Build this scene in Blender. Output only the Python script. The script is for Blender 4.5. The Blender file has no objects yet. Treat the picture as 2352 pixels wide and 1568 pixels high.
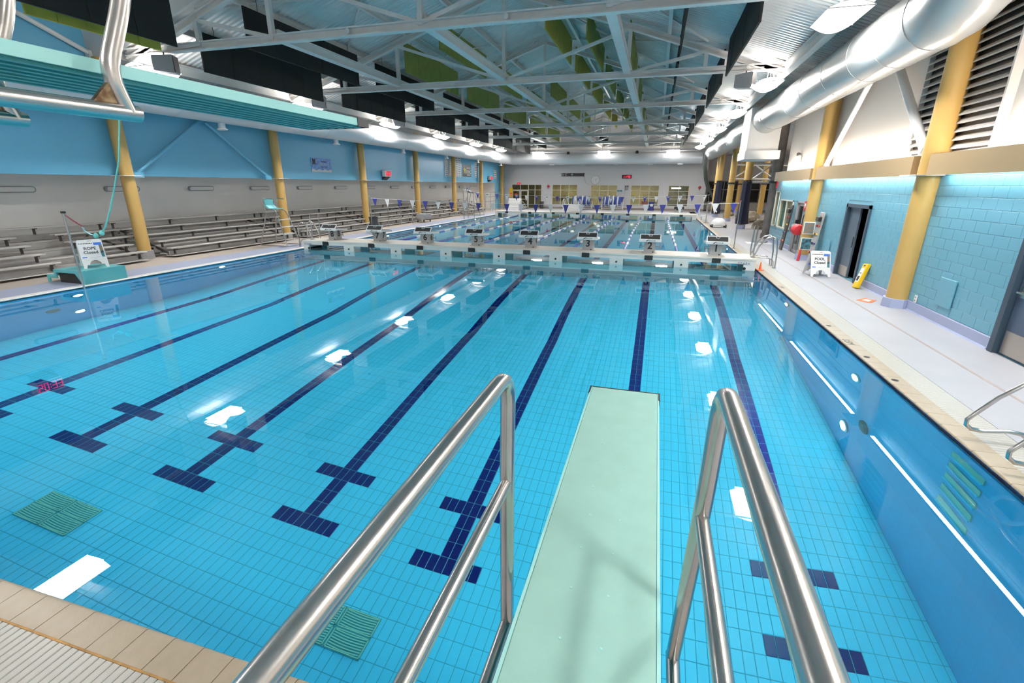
import bpy, bmesh, math, random
from mathutils import Matrix, Vector
random.seed(7)
SC = bpy.context.scene
COL = SC.collection
PI = math.pi
# ------------------------------------------------------------------ camera
YAW, PIT, ROL, FPX = -.2837, -.3191, .005, 1085.5
_f = Vector((math.sin(YAW)*math.cos(PIT), math.cos(YAW)*math.cos(PIT), math.sin(PIT)))
_r = Vector((math.cos(YAW), -math.sin(YAW), 0)); _u = _r.cross(_f)
_R = _r*math.cos(ROL)+_u*math.sin(ROL); _U = -_r*math.sin(ROL)+_u*math.cos(ROL)
CAMP = Vector((0, 0, 2.65))
camd = bpy.data.cameras.new('camera'); cam = bpy.data.objects.new('camera', camd); COL.objects.link(cam)
camd.sensor_width = 36; camd.lens = FPX/2352*36; camd.clip_start = .05; camd.clip_end = 300
_M = Matrix((_R, _U, -_f)).transposed().to_4x4(); _M.translation = CAMP; cam.matrix_world = _M
SC.camera = cam
def px(x, y, z):                       # rough picture position, only used to rank pieces by size
    d = Vector((x, y, z))-CAMP; w = d.dot(_f)
    if w <= .05: return None
    return 1176+FPX*d.dot(_R)/w, 784-FPX*d.dot(_U)/w, w
# ------------------------------------------------------------------ world, exposure, cycles
W = bpy.data.worlds.new('world'); SC.world = W; W.use_nodes = True
W.node_tree.nodes['Background'].inputs[0].default_value = (.55, .65, .75, 1)
W.node_tree.nodes['Background'].inputs[1].default_value = .02
SC.view_settings.view_transform = 'Standard'; SC.view_settings.look = 'None'
SC.view_settings.exposure = EXPOSURE = 0.4; SC.view_settings.gamma = 1; SC.view_settings.use_curve_mapping = False
cy = SC.cycles
cy.use_light_tree = False; cy.max_bounces = 7; cy.diffuse_bounces = 3; cy.glossy_bounces = 3
cy.transmission_bounces = 5; cy.transparent_max_bounces = 6; cy.sample_clamp_indirect = 6
LAMP_W, NEAR_W, COVE_UP, COVE_DN, ROOF_FILL, POOL_W = 210, 170, 20, 11, .22, 92   # watts per lamp
# ------------------------------------------------------------------ mesh helper
class MB:
    def __init__(s): s.v = []; s.f = []; s.m = []
    def add(s, vs, fs, mi=0):
        o = len(s.v); s.v += [tuple(p) for p in vs]; s.f += [tuple(i+o for i in f) for f in fs]; s.m += [mi]*len(fs); return s
    def quad(s, a, b, c, d, mi=0): return s.add([a, b, c, d], [(0, 1, 2, 3)], mi)
    def box(s, x0, x1, y0, y1, z0, z1, mi=0):
        return s.add([(x0,y0,z0),(x1,y0,z0),(x1,y1,z0),(x0,y1,z0),(x0,y0,z1),(x1,y0,z1),(x1,y1,z1),(x0,y1,z1)],
                     [(0,3,2,1),(4,5,6,7),(0,1,5,4),(1,2,6,5),(2,3,7,6),(3,0,4,7)], mi)
    def cbox(s, x0, x1, y0, y1, z0, z1, b=.01, mi=0):          # box with chamfered edges
        vs = []; idx = {}
        X, Y, Z = (x0, x1), (y0, y1), (z0, z1)
        for i in (0, 1):
            for j in (0, 1):
                for k in (0, 1):
                    sx, sy, sz = (b, -b)[i], (b, -b)[j], (b, -b)[k]
                    for a in range(3):
                        p = [X[i]+sx, Y[j]+sy, Z[k]+sz]; p[a] = (X[i], Y[j], Z[k])[a]
                        idx[i, j, k, a] = len(vs); vs.append(p)
        fs = []
        def q(*t): fs.append(tuple(idx[u] for u in t))
        q((0,0,0,0),(0,0,1,0),(0,1,1,0),(0,1,0,0)); q((1,0,0,0),(1,1,0,0),(1,1,1,0),(1,0,1,0))
        q((0,0,0,1),(1,0,0,1),(1,0,1,1),(0,0,1,1)); q((0,1,0,1),(0,1,1,1),(1,1,1,1),(1,1,0,1))
        q((0,0,0,2),(0,1,0,2),(1,1,0,2),(1,0,0,2)); q((0,0,1,2),(1,0,1,2),(1,1,1,2),(0,1,1,2))
        for i in (0, 1):
            for j in (0, 1):
                q((i,j,0,0),(i,j,1,0),(i,j,1,1),(i,j,0,1)); q((i,0,j,0),(i,1,j,0),(i,1,j,2),(i,0,j,2)); q((0,i,j,1),(1,i,j,1),(1,i,j,2),(0,i,j,2))
                for k in (0, 1): q((i,j,k,0),(i,j,k,1),(i,j,k,2))
        return s.add(vs, fs, mi)
    def bar(s, p, q, w, h, mi=0, up=(0,0,1)):                  # rectangular bar between two points
        p, q = Vector(p), Vector(q); d = (q-p).normalized(); u = Vector(up)
        if abs(d.dot(u)) > .98: u = Vector((1, 0, 0))
        a = d.cross(u).normalized(); b = a.cross(d).normalized(); a *= w/2; b *= h/2
        return s.add([p-a-b,p+a-b,p+a+b,p-a+b,q-a-b,q+a-b,q+a+b,q-a+b],[(0,3,2,1),(4,5,6,7),(0,1,5,4),(1,2,6,5),(2,3,7,6),(3,0,4,7)],mi)
    def tube(s, pts, r, n=10, mi=0, caps=True, closed=False):
        pts = [Vector(p) for p in pts]; N = len(pts); rs = r if isinstance(r, (list, tuple)) else [r]*N
        t0 = (pts[1]-pts[0]).normalized(); a = t0.orthogonal().normalized(); vs = []; prev = t0
        for i, p in enumerate(pts):
            if closed: t = (pts[(i+1) % N]-pts[i-1]).normalized()
            else: t = ((pts[min(i+1, N-1)]-pts[max(i-1, 0)])).normalized()
            ax = prev.cross(t)
            if ax.length > 1e-7: a = Matrix.Rotation(prev.angle(t), 3, ax.normalized()) @ a
            a = (a-t*a.dot(t)).normalized(); b = t.cross(a); prev = t
            sc = 1.0
            if 0 < i < N-1:
                c = (pts[i]-pts[i-1]).normalized().dot(t); sc = 1/max(c, .6)
            for k in range(n):
                an = 2*PI*k/n; vs.append(p+(a*math.cos(an)+b*math.sin(an))*rs[i]*(sc if False else 1))
        fs = []
        for i in range(N if closed else N-1):
            j = (i+1) % N
            for k in range(n):
                k2 = (k+1) % n; fs.append((i*n+k, i*n+k2, j*n+k2, j*n+k))
        if caps and not closed: fs += [tuple(range(n-1, -1, -1)), tuple((N-1)*n+k for k in range(n))]
        return s.add(vs, fs, mi)
    def cyl(s, p, q, r, n=16, mi=0): return s.tube([p, q], r, n, mi)
    def lathe(s, c, prof, n=16, mi=0, axis='z'):               # prof: (radius, height) pairs
        vs = []; fs = []
        for (r, h) in prof:
            for k in range(n):
                a = 2*PI*k/n; u, w = r*math.cos(a), r*math.sin(a)
                vs.append({'z': (c[0]+u, c[1]+w, c[2]+h), 'x': (c[0]+h, c[1]+u, c[2]+w), 'y': (c[0]+u, c[1]+h, c[2]+w)}[axis])
        for i in range(len(prof)-1):
            for k in range(n): fs.append((i*n+k, i*n+(k+1) % n, (i+1)*n+(k+1) % n, (i+1)*n+k))
        fs += [tuple(range(n-1, -1, -1)), tuple((len(prof)-1)*n+k for k in range(n))]
        return s.add(vs, fs, mi)
    def prism(s, poly, fn, d0, d1, mi=0):                      # poly 2-D outline; fn(u, v, d) -> point
        n = len(poly)
        vs = [fn(u, v, d0) for u, v in poly]+[fn(u, v, d1) for u, v in poly]
        fs = [tuple(range(n)), tuple(range(2*n-1, n-1, -1))]+[(i, i+n, (i+1) % n+n, (i+1) % n) for i in range(n)]
        return s.add(vs, fs, mi)
    def mesh(s, name, mats, smooth=None, fix=True):
        me = bpy.data.meshes.new(name); me.from_pydata(s.v, [], s.f)
        for m in (mats if isinstance(mats, (list, tuple)) else [mats]): me.materials.append(m)
        if any(s.m): me.polygons.foreach_set('material_index', s.m)
        if fix:
            b = bmesh.new(); b.from_mesh(me); bmesh.ops.recalc_face_normals(b, faces=b.faces); b.to_mesh(me); b.free()
        if smooth:
            me.polygons.foreach_set('use_smooth', [True]*len(me.polygons)); me.set_sharp_from_angle(angle=math.radians(smooth))
        me.update(); return me
    def build(s, name, mats, parent=None, smooth=None, loc=None, fix=True):
        return put(name, s.mesh(name, mats, smooth, fix), parent, loc)
def put(name, me, parent=None, loc=None, rot=None):
    o = bpy.data.objects.new(name, me); COL.objects.link(o)
    if loc: o.location = loc
    if rot: o.rotation_euler = rot
    if parent: o.parent = parent
    return o
def tag(o, label=None, cat=None, group=None, kind=None):
    if label: o['label'] = label
    if cat: o['category'] = cat
    if group: o['group'] = group
    if kind: o['kind'] = kind
    return o
def thing(name, label, cat, loc=(0,0,0), rz=0, group=None):
    o = bpy.data.objects.new(name, None); COL.objects.link(o); o.location = loc; o.rotation_euler = (0, 0, rz); o.empty_display_size = .1
    return tag(o, label, cat, group)
def struct(o, label=None): return tag(o, label, None, None, 'structure')
def copy_tree(o, parent=None):
    c = o.copy(); COL.objects.link(c); c.parent = parent
    for ch in [x for x in o.children]: copy_tree(ch, c)
    return c
def text(name, body, size, loc, rot, mat, parent=None, ext=.002, align='CENTER', sx=1, bold=0):
    c = bpy.data.curves.new(name, 'FONT'); c.body = body; c.size = size; c.extrude = ext; c.align_x = align; c.align_y = 'CENTER'; c.resolution_u = 3; c.offset = bold
    c.materials.append(mat); t = bpy.data.objects.new(name, c); me = bpy.data.meshes.new_from_object(t); bpy.data.objects.remove(t)
    if not me.materials: me.materials.append(mat)
    o = bpy.data.objects.new(name, me); COL.objects.link(o); o.location = loc; o.rotation_euler = rot; o.scale = (sx, 1, 1)
    if parent: o.parent = parent
    return o
R90 = PI/2
FACE_NEAR, FACE_RIGHT, FACE_LEFT, FACE_UP = (R90,0,0), (R90,0,R90), (R90,0,-R90), (0,0,0)
ORD = ['first','second','third','fourth','fifth','sixth','seventh','eighth','ninth','tenth','eleventh','twelfth']
# ------------------------------------------------------------------ materials
def mat(name, col, rough=.6, metal=0, var=0, vscale=6, bump=0, bscale=40, coat=0, spec=.5, col2=None, stretch=None):
    m = bpy.data.materials.new(name); m.use_nodes = True; nt = m.node_tree; b = nt.nodes['Principled BSDF']
    b.inputs['Base Color'].default_value = (*col, 1); b.inputs['Roughness'].default_value = rough; b.inputs['Metallic'].default_value = metal
    b.inputs['Coat Weight'].default_value = coat; b.inputs['Specular IOR Level'].default_value = spec
    if var or bump or col2:
        tc = nt.nodes.new('ShaderNodeTexCoord'); mp = nt.nodes.new('ShaderNodeMapping'); nt.links.new(tc.outputs['Object'], mp.inputs[0])
        if stretch: mp.inputs['Scale'].default_value = stretch
    if var or col2:
        n = nt.nodes.new('ShaderNodeTexNoise'); n.inputs['Scale'].default_value = vscale; n.inputs['Detail'].default_value = 4; nt.links.new(mp.outputs[0], n.inputs['Vector'])
        r = nt.nodes.new('ShaderNodeValToRGB'); c2 = col2 or tuple(c*(1-var) for c in col)
        r.color_ramp.elements[0].position = .35; r.color_ramp.elements[1].position = .65
        r.color_ramp.elements[0].color = (*c2, 1); r.color_ramp.elements[1].color = (*col, 1)
        nt.links.new(n.outputs['Fac'], r.inputs[0]); nt.links.new(r.outputs[0], b.inputs['Base Color'])
    if bump:
        n2 = nt.nodes.new('ShaderNodeTexNoise'); n2.inputs['Scale'].default_value = bscale; nt.links.new(mp.outputs[0], n2.inputs['Vector'])
        bp = nt.nodes.new('ShaderNodeBump'); bp.inputs['Strength'].default_value = bump; bp.inputs['Distance'].default_value = .01
        nt.links.new(n2.outputs['Fac'], bp.inputs['Height']); nt.links.new(bp.outputs[0], b.inputs['Normal'])
    return m
def glow(name, col, strength, sample=False):
    m = bpy.data.materials.new(name); m.use_nodes = True; nt = m.node_tree; nt.nodes.clear()
    e = nt.nodes.new('ShaderNodeEmission'); e.inputs[0].default_value = (*col, 1); e.inputs[1].default_value = strength
    o = nt.nodes.new('ShaderNodeOutputMaterial'); nt.links.new(e.outputs[0], o.inputs[0])
    m.cycles.emission_sampling = 'FRONT' if sample else 'NONE'
    return m
def pane_mat(name, tint, gloss=.08):
    m = bpy.data.materials.new(name); m.use_nodes = True; nt = m.node_tree; nt.nodes.clear()
    t = nt.nodes.new('ShaderNodeBsdfTransparent'); t.inputs[0].default_value = (*tint, 1)
    g = nt.nodes.new('ShaderNodeBsdfGlossy'); g.inputs['Roughness'].default_value = .03
    mx = nt.nodes.new('ShaderNodeMixShader'); mx.inputs[0].default_value = gloss
    nt.links.new(t.outputs[0], mx.inputs[1]); nt.links.new(g.outputs[0], mx.inputs[2])
    o = nt.nodes.new('ShaderNodeOutputMaterial'); nt.links.new(mx.outputs[0], o.inputs[0]); return m
def water_mat():
    m = bpy.data.materials.new('pool_water'); m.use_nodes = True; nt = m.node_tree; nt.nodes.clear()
    g = nt.nodes.new('ShaderNodeBsdfRefraction'); g.inputs['IOR'].default_value = 1.333; g.inputs['Roughness'].default_value = 0
    g.inputs['Color'].default_value = (.57, .92, 1, 1)
    gl = nt.nodes.new('ShaderNodeBsdfGlossy'); gl.inputs['Roughness'].default_value = 0; gl.inputs['Color'].default_value = (1, 1, 1, 1)
    fr = nt.nodes.new('ShaderNodeFresnel'); fr.inputs['IOR'].default_value = 1.333; mx = nt.nodes.new('ShaderNodeMixShader')
    nt.links.new(fr.outputs[0], mx.inputs[0]); nt.links.new(g.outputs[0], mx.inputs[1]); nt.links.new(gl.outputs[0], mx.inputs[2])
    o = nt.nodes.new('ShaderNodeOutputMaterial'); nt.links.new(mx.outputs[0], o.inputs[0]); return m
def grid_mat(name, col, joint, sx, sy, axes='xy', jw=.02, rough=.3):   # tiled surface far from the camera: joints by brick texture
    m = mat(name, col, rough); nt = m.node_tree; b = nt.nodes['Principled BSDF']
    tc = nt.nodes.new('ShaderNodeTexCoord'); sp = nt.nodes.new('ShaderNodeSeparateXYZ'); cb = nt.nodes.new('ShaderNodeCombineXYZ')
    nt.links.new(tc.outputs['Object'], sp.inputs[0])
    for k, a in enumerate(axes): nt.links.new(sp.outputs['xyz'.index(a)], cb.inputs[k])
    br = nt.nodes.new('ShaderNodeTexBrick'); br.offset = 0; br.inputs['Scale'].default_value = 1
    br.inputs['Brick Width'].default_value = sx; br.inputs['Row Height'].default_value = sy; br.inputs['Mortar Size'].default_value = jw*min(sx, sy)
    br.inputs['Color1'].default_value = (*col, 1); br.inputs['Color2'].default_value = (*[c*.96 for c in col], 1); br.inputs['Mortar'].default_value = (*joint, 1)
    nt.links.new(cb.outputs[0], br.inputs['Vector']); nt.links.new(br.outputs['Color'], b.inputs['Base Color']); return m
M = dict(
 white=mat('white_paint', (.78,.78,.77), .45), steelwhite=mat('white_steel_paint', (.80,.76,.72), .4, var=.06, vscale=3),
 deckroof=mat('galvanised_roof_deck', (.82,.79,.76), .4, metal=.1, var=.12, vscale=.8),
 bluewall=mat('blue_wall_paint', (.15,.47,.69), .4, var=.05, vscale=.6), greywall=mat('grey_wall_paint', (.86,.83,.80), .6, var=.08, vscale=.5),
 fwall=mat('pale_wall_paint', (.66,.65,.66), .5, var=.03, vscale=.5), uwall=mat('cream_panel_wall', (.66,.63,.60), .5),
 block=mat('turquoise_block_paint', (.135,.36,.475), .35, bump=.15, bscale=60), mortar=mat('turquoise_mortar_paint', (.15,.375,.49), .5),
 plinth=mat('lilac_blue_cove_base', (.34,.38,.55), .5), deck=mat('pale_lilac_deck', (.37,.365,.395), .45, var=.06, vscale=1.2, bump=.1, bscale=150),
 bluedeck=mat('blue_lilac_deck', (.33,.36,.48), .45, var=.06, vscale=1.2, bump=.1, bscale=150),
 tandeck=mat('tan_deck', (.42,.36,.31), .55, var=.08, vscale=1.5, bump=.1, bscale=150), trim=mat('tan_joint_line', (.33,.27,.25), .7),
 coping=mat('tan_coping_tile', (.36,.29,.21), .38, var=.08, vscale=9, bump=.12, bscale=55), copewhite=mat('white_coping_tile', (.72,.70,.66), .35),
 copedark=mat('grout_dark', (.16,.13,.10), .8), rust=mat('rusty_seal_strip', (.45,.24,.07), .6, var=.4, vscale=14),
 slat=mat('grating_white_plastic', (.42,.405,.37), .35, var=.05, vscale=20), channel=mat('gutter_channel', (.10,.10,.09), .7),
 yellow=mat('ochre_column_paint', (.53,.34,.105), .4, var=.05, vscale=2), duct=mat('spiral_duct_metal', (.48,.485,.48), .24, metal=.3), ductw=mat('white_duct_paint', (.72,.73,.75), .35, metal=.2),
 tan=mat('tan_fascia_panel', (.42,.29,.15), .5), slate=mat('slate_blue_door_paint', (.035,.06,.09), .4), slate2=mat('blue_door_leaf', (.09,.125,.17), .4),
 kick=mat('brushed_kick_plate', (.45,.40,.36), .35, metal=.7), steel=mat('brushed_stainless', (.60,.57,.54), .24, metal=1, var=.12, vscale=3, stretch=(1,.05,1)),
 alu=mat('bleacher_aluminium', (.54,.515,.49), .4, metal=.3, var=.15, vscale=4, stretch=(4,.3,4)), aludk=mat('bleacher_riser', (.42,.40,.385), .5, metal=.2, var=.15, vscale=3), bracket=mat('dark_steel_bracket', (.06,.055,.05), .5, metal=.4),
 board=mat('mint_board_top', (.36,.62,.55), .7, var=.05, vscale=7, bump=.2, bscale=400), boarddk=mat('teal_board_underside', (.06,.36,.36), .4), boardlt=mat('pale_teal_board_edge', (.40,.76,.72), .45),
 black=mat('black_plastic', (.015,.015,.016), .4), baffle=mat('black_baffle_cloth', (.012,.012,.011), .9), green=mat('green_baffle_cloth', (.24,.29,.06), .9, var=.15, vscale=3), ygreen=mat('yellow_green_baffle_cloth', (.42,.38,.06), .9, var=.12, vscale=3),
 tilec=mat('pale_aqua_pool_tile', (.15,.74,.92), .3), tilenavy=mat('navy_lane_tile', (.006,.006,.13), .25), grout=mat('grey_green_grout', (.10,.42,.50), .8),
 drain=mat('yellow_green_drain', (.42,.72,.52), .6), draindk=mat('drain_slot', (.09,.38,.38), .8),
 bulk=mat('bulkhead_gelcoat', (.72,.71,.66), .35, var=.05, vscale=2), bulktop=mat('bulkhead_top', (.62,.57,.50), .5, var=.08, vscale=3), greyplate=mat('grey_plate', (.16,.19,.18), .5),
 blockgrey=mat('starting_block_grey', (.40,.39,.38), .4, metal=.2), ink=mat('black_ink', (.01,.01,.012), .5), tread=mat('black_tread', (.02,.02,.022), .8, bump=.4, bscale=200),
 navy=mat('navy_plastic', (.02,.03,.20), .4), flagblue=mat('blue_pennant_vinyl', (.035,.04,.26), .5), flagwhite=mat('white_pennant_vinyl', (.72,.73,.74), .5), ropeblue=mat('blue_rope_float', (.05,.09,.38), .35), ropewhite=mat('white_rope_float', (.76,.76,.74), .35),
 red=mat('red_plastic', (.50,.02,.03), .4), redcloth=mat('red_nylon', (.55,.02,.03), .6), orange=mat('orange_plastic', (.80,.14,.03), .5), yel=mat('yellow_plastic', (.78,.50,.01), .4),
 teal=mat('turquoise_fibreglass', (.11,.42,.45), .4), tealrope=mat('teal_rope', (.16,.55,.50), .7), cyanrope=mat('pale_cyan_rope', (.45,.75,.75), .7), redcord=mat('red_cord', (.50,.03,.08), .7),
 grey=mat('grey_plastic', (.30,.30,.31), .5), lens=mat('frosted_lens', (.72,.72,.70), .4), darkgrey=mat('dark_grey_metal', (.10,.095,.09), .6, var=.2, vscale=3), bin=mat('dark_grey_bin', (.05,.05,.055), .5),
 bark=mat('rough_grey_bark', (.21,.195,.185), .8, var=.3, vscale=3, bump=.4, bscale=10), rock=mat('moulded_rock', (.30,.26,.20), .9, var=.5, vscale=3, bump=.5, bscale=8), navycover=mat('navy_cover_cloth', (.010,.012,.035), .5, bump=.6, bscale=6), netting=mat('dark_netting', (.008,.012,.011), .8),
 olive=mat('olive_room_wall', (.22,.19,.10), .8, var=.4, vscale=.7), brown=mat('brown_shelf', (.10,.06,.03), .7), darkwin=mat('night_glass', (.02,.018,.014), .12), glass=pane_mat('window_glass', (.80,.82,.74)), ivory=mat('ivory_frame', (.70,.68,.60), .45),
 posterblue=mat('blue_wave_print', (.06,.17,.50), .4, col2=(.16,.38,.72), vscale=9), postergrey=mat('grey_print', (.05,.045,.05), .5), paper=mat('paper_white', (.80,.80,.80), .6), photo=mat('pool_photo_print', (.10,.20,.22), .5, col2=(.30,.16,.08), vscale=14), poolphoto=mat('water_photo_print', (.08,.30,.36), .5, col2=(.02,.03,.04), vscale=12),
 signblue=mat('sign_blue', (.05,.16,.60), .5), signteal=mat('teal_sign', (.01,.22,.22), .5), gold=mat('gold_print', (.50,.45,.05), .5),
 led=glow('red_led', (1,.03,.06), 2.2), ledoff=mat('led_housing_red', (.03,.004,.005), .4), lampglow=glow('lamp_lens_glow', (1,.97,.93), 16), roomlight=glow('room_light_panel', (1,.93,.70), 5, True), uwglow=glow('underwater_lens_glow', (1,1,.97), 3), exitglow=glow('exit_sign_glow', (1,.03,.05), .55),
)
WATER = water_mat()
# ================================================================== SETTING
XL, XR, Y0, YE, DZ = -14.35, 3.38, 1.5, 52.0, .06
LX = [2.11-2.189*i for i in range(8)]
TRY = [5.65+7.15*k for k in range(8)]
def roof_z(x): return 9.95-.33*abs(x+6.2)
def floor_z(y):
    for (a, za), (b, zb) in (((-9,-3.58),(11.5,-3.58)),((11.5,-3.58),(18.6,-2.3)),((18.6,-2.3),(43,-1.9)),((43,-1.9),(99,-1.2))):
        if y <= b: return za+(zb-za)*(y-a)/(b-a)
def holes_mesh(mb, u0, u1, v0, v1, holes, fn, mi=0):
    us = sorted({u0, u1, *[h[0] for h in holes], *[h[1] for h in holes]}); vs = sorted({v0, v1, *[h[2] for h in holes], *[h[3] for h in holes]})
    for a, b in zip(us, us[1:]):
        for c, d in zip(vs, vs[1:]):
            m, n = (a+b)/2, (c+d)/2
            if any(h[0] < m < h[1] and h[2] < n < h[3] for h in holes): continue
            mb.quad(fn(a, c), fn(b, c), fn(b, d), fn(a, d), mi)
# ---- pool basin, tiled floor
TX, TY = 2.189/18, .25
gx0 = LX[0]-math.ceil((LX[0]-XL)/TX)*TX
NXT = int((XR-gx0)/TX)+1
rows = [4.5+TY*k for k in range(-12, 50)]
b = MB(); ys = [Y0, 11.5, 18.6, 43, YE]
for a, c in zip(ys, ys[1:]):
    mi = 0 if a < 18 else 2
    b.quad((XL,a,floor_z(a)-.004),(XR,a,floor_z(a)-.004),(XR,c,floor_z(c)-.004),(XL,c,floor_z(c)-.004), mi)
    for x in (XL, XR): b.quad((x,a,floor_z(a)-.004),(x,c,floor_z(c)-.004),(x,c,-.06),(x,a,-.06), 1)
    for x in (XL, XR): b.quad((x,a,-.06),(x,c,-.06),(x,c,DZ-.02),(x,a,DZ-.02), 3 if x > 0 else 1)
for y in (Y0, YE):
    b.quad((XL,y,-3.58),(XR,y,-3.58),(XR,y,-.06),(XL,y,-.06), 1); b.quad((XL,y,-.06),(XR,y,-.06),(XR,y,DZ-.02),(XL,y,DZ-.02), 3)
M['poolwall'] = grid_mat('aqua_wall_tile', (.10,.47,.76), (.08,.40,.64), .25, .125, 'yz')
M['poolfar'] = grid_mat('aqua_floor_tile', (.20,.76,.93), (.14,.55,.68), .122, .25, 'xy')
basin = struct(b.build('pool_basin', [M['grout'], M['poolwall'], M['poolfar'], M['tilenavy']]), 'tiled pool basin in aqua with navy lane lines')
basin.cycles.is_caustics_receiver = True
def tile_navy(x, y):
    for X in LX:
        if abs(x-X) < TX and 4.5 < y < 17: return True
        if abs(x-X) < 4*TX and (4.5 < y < 4.75 or 5.5 < y < 5.75): return True
    return False
J = .0035
def tile_geo(mb, x0, x1, y0, y1, za, zb, mi):
    c = .004; t = .004
    A = [(x0+J,y0+J,za-t),(x1-J,y0+J,za-t),(x1-J,y1-J,zb-t),(x0+J,y1-J,zb-t)]; B = [(x0+J+c,y0+J+c,za),(x1-J-c,y0+J+c,za),(x1-J-c,y1-J-c,zb),(x0+J+c,y1-J-c,zb)]
    mb.add(A+B, [(4,5,6,7),(0,1,5,4),(1,2,6,5),(2,3,7,6),(3,0,4,7)], mi)
cells = []
for i in range(NXT):
    x0 = gx0+i*TX; x1 = min(x0+TX, XR)
    if x0 < XL: x0 = XL
    if x1-x0 < .02: continue
    for y0 in rows:
        if y0+TY <= Y0+.01 or y0 >= 17: continue
        ya = max(y0, Y0)
        cells.append((x0, x1, ya, y0+TY))
def tile_rank(c):
    p = px((c[0]+c[1])/2, (c[2]+c[3])/2, -1.95)
    if not p or not (-60 < p[0] < 2410 and 0 < p[1] < 1640) or c[1]-c[0] < TX*.98 or c[3]-c[2] < TY*.98: return 1e9
    q = px((c[0]+c[1])/2, (c[2]+c[3])/2, -1.95)
    if 1150 < q[0] < 1520 and q[1] > 880: return 1e8
    return p[2]
cells.sort(key=tile_rank)
tme = []
for nm in ('tilec', 'tilenavy'):
    t = MB(); tile_geo(t, -TX/2, TX/2, -TY/2, TY/2, 0, 0, 0); tme.append(t.mesh('tile', M[nm], fix=False))
for c in cells[:300]:
    mx, my = (c[0]+c[1])/2, (c[2]+c[3])/2
    o = put('tile', tme[tile_navy(mx, my)], basin, (mx, my, -3.58)); o.cycles.is_caustics_receiver = True
t = MB()
for c in cells[300:]:
    tile_geo(t, *c, floor_z(c[2]), floor_z(c[3]), int(tile_navy((c[0]+c[1])/2, (c[2]+c[3])/2)))
o = t.build('tile_field', [M['tilec'], M['tilenavy']], basin, fix=False); o['kind'] = 'stuff'; o.cycles.is_caustics_receiver = True
far = MB()
for X in LX: far.box(X-.125, X+.125, 19.5, 42.4, -2.32, floor_z(42)+.0)
far = MB()
for X in LX: far.quad((X-.125,19.6,floor_z(19.6)+.004),(X+.125,19.6,floor_z(19.6)+.004),(X+.125,42.4,floor_z(42.4)+.004),(X-.125,42.4,floor_z(42.4)+.004))
for k, X in enumerate(LX):
    f = MB(); f.quad((X-.125,19.6,floor_z(19.6)+.004),(X+.125,19.6,floor_z(19.6)+.004),(X+.125,42.4,floor_z(42.4)+.004),(X-.125,42.4,floor_z(42.4)+.004))
    f.build('lane_line', M['tilenavy'], basin).cycles.is_caustics_receiver = True
w = MB(); w.quad((XL,Y0,0),(XR,Y0,0),(XR,YE,0),(XL,YE,0)); wat = struct(w.build('water', WATER), 'calm clear pool water')
wat.cycles.is_caustics_caster = True
for p_ in wat.data.polygons: p_.use_smooth = True
# ---- decks
d = MB(); d.quad((3.95,-5,DZ),(5.62,-5,DZ),(5.62,58,DZ),(3.95,58,DZ)); d.quad((5.62,27,DZ),(17,27,DZ),(17,62,DZ),(5.62,62,DZ))
struct(d.build('floor_right', M['deck']), 'pale lilac deck along the block wall')
d = MB(); d.quad((-15.75,-5,DZ),(XL-.25,-5,DZ),(XL-.25,58,DZ),(-15.75,58,DZ)); struct(d.build('floor_left', M['bluedeck']), 'blue lilac deck beside the left pool edge')
d = MB(); d.quad((-19.7,-5,DZ),(-15.75,-5,DZ),(-15.75,58,DZ),(-19.7,58,DZ)); struct(d.build('floor_bleachers', M['tandeck']), 'tan deck under the bleachers')
d = MB(); d.quad((XL,YE+.25,DZ),(XR,YE+.25,DZ),(XR,58,DZ),(XL,58,DZ)); struct(d.build('floor_far', M['deck']), 'pale deck before the far windows')
d = MB(); d.quad((XL-.25,-5,DZ),(3.95,-5,DZ),(3.95,.93,DZ),(XL-.25,.93,DZ)); struct(d.build('floor_near', M['deck']), 'pale deck behind the diving boards')
d = MB(); d.box(4.69,4.735,-4,26.8,DZ-.004,DZ+.003); struct(d.build('trim_1', M['trim']), 'tan joint line in the right deck')
# ---- coping, tile by tile
def coping(name, along, a0, a1, n0, n1, step, mats, label, near=None):
    base = MB(); pieces = MB(); z = DZ
    def pt(u, v, h): return (v, u, h) if along == 'y' else (u, v, h)
    lo, hi = min(n0, n1), max(n0, n1)
    if n1 > n0: lo += .02
    else: hi -= .02
    if along == 'y': base.box(lo, hi, a0, a1, .0, z-.006)
    else: base.box(a0, a1, lo, hi, .0, z-.006)
    o = struct(base.build(name, M['copedark']), label)
    n = int(round((a1-a0)/step)); L = (a1-a0)/n
    me = MB(); g = .003; wd = abs(n1-n0); rad = .028; inner = 1 if n1 > n0 else -1     # n0 is the water side
    prof = [(-wd/2, -.05)]
    prof = [(0,-.06),(0,-.028)]+[(rad*(1-math.cos(t)), -.028+rad*math.sin(t)) for t in (PI/6,PI/3,PI/2)]+[(wd,0),(wd,-.02)]
    vs = []; m = len(prof)
    for s in (-L/2+g, L/2-g):
        for (q, h) in prof: vs.append(pt(s, inner*q, h))
    fs = [(i, i+1, i+1+m, i+m) for i in range(m-1)]+[tuple(range(m)), tuple(range(2*m-1, m-1, -1))]
    me.add(vs, fs); mesh = me.mesh('tile', mats, smooth=40)
    loc = [a0+L*(k+.5) for k in range(n)]
    order = sorted(range(n), key=lambda k: near(loc[k]) if near else abs(loc[k]))
    keep = set(order[:300])
    for k in range(n):
        if k in keep: put('tile', mesh, o, pt(loc[k], n0, z))
    return o
coping('coping_right', 'y', Y0-.22, YE, XR, 3.6, .3, M['coping'], 'tan tile coping along the right pool edge')
coping('coping_left', 'y', Y0-.22, YE, XL, XL-.25, .3, M['copewhite'], 'white tile coping along the left pool edge')
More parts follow.
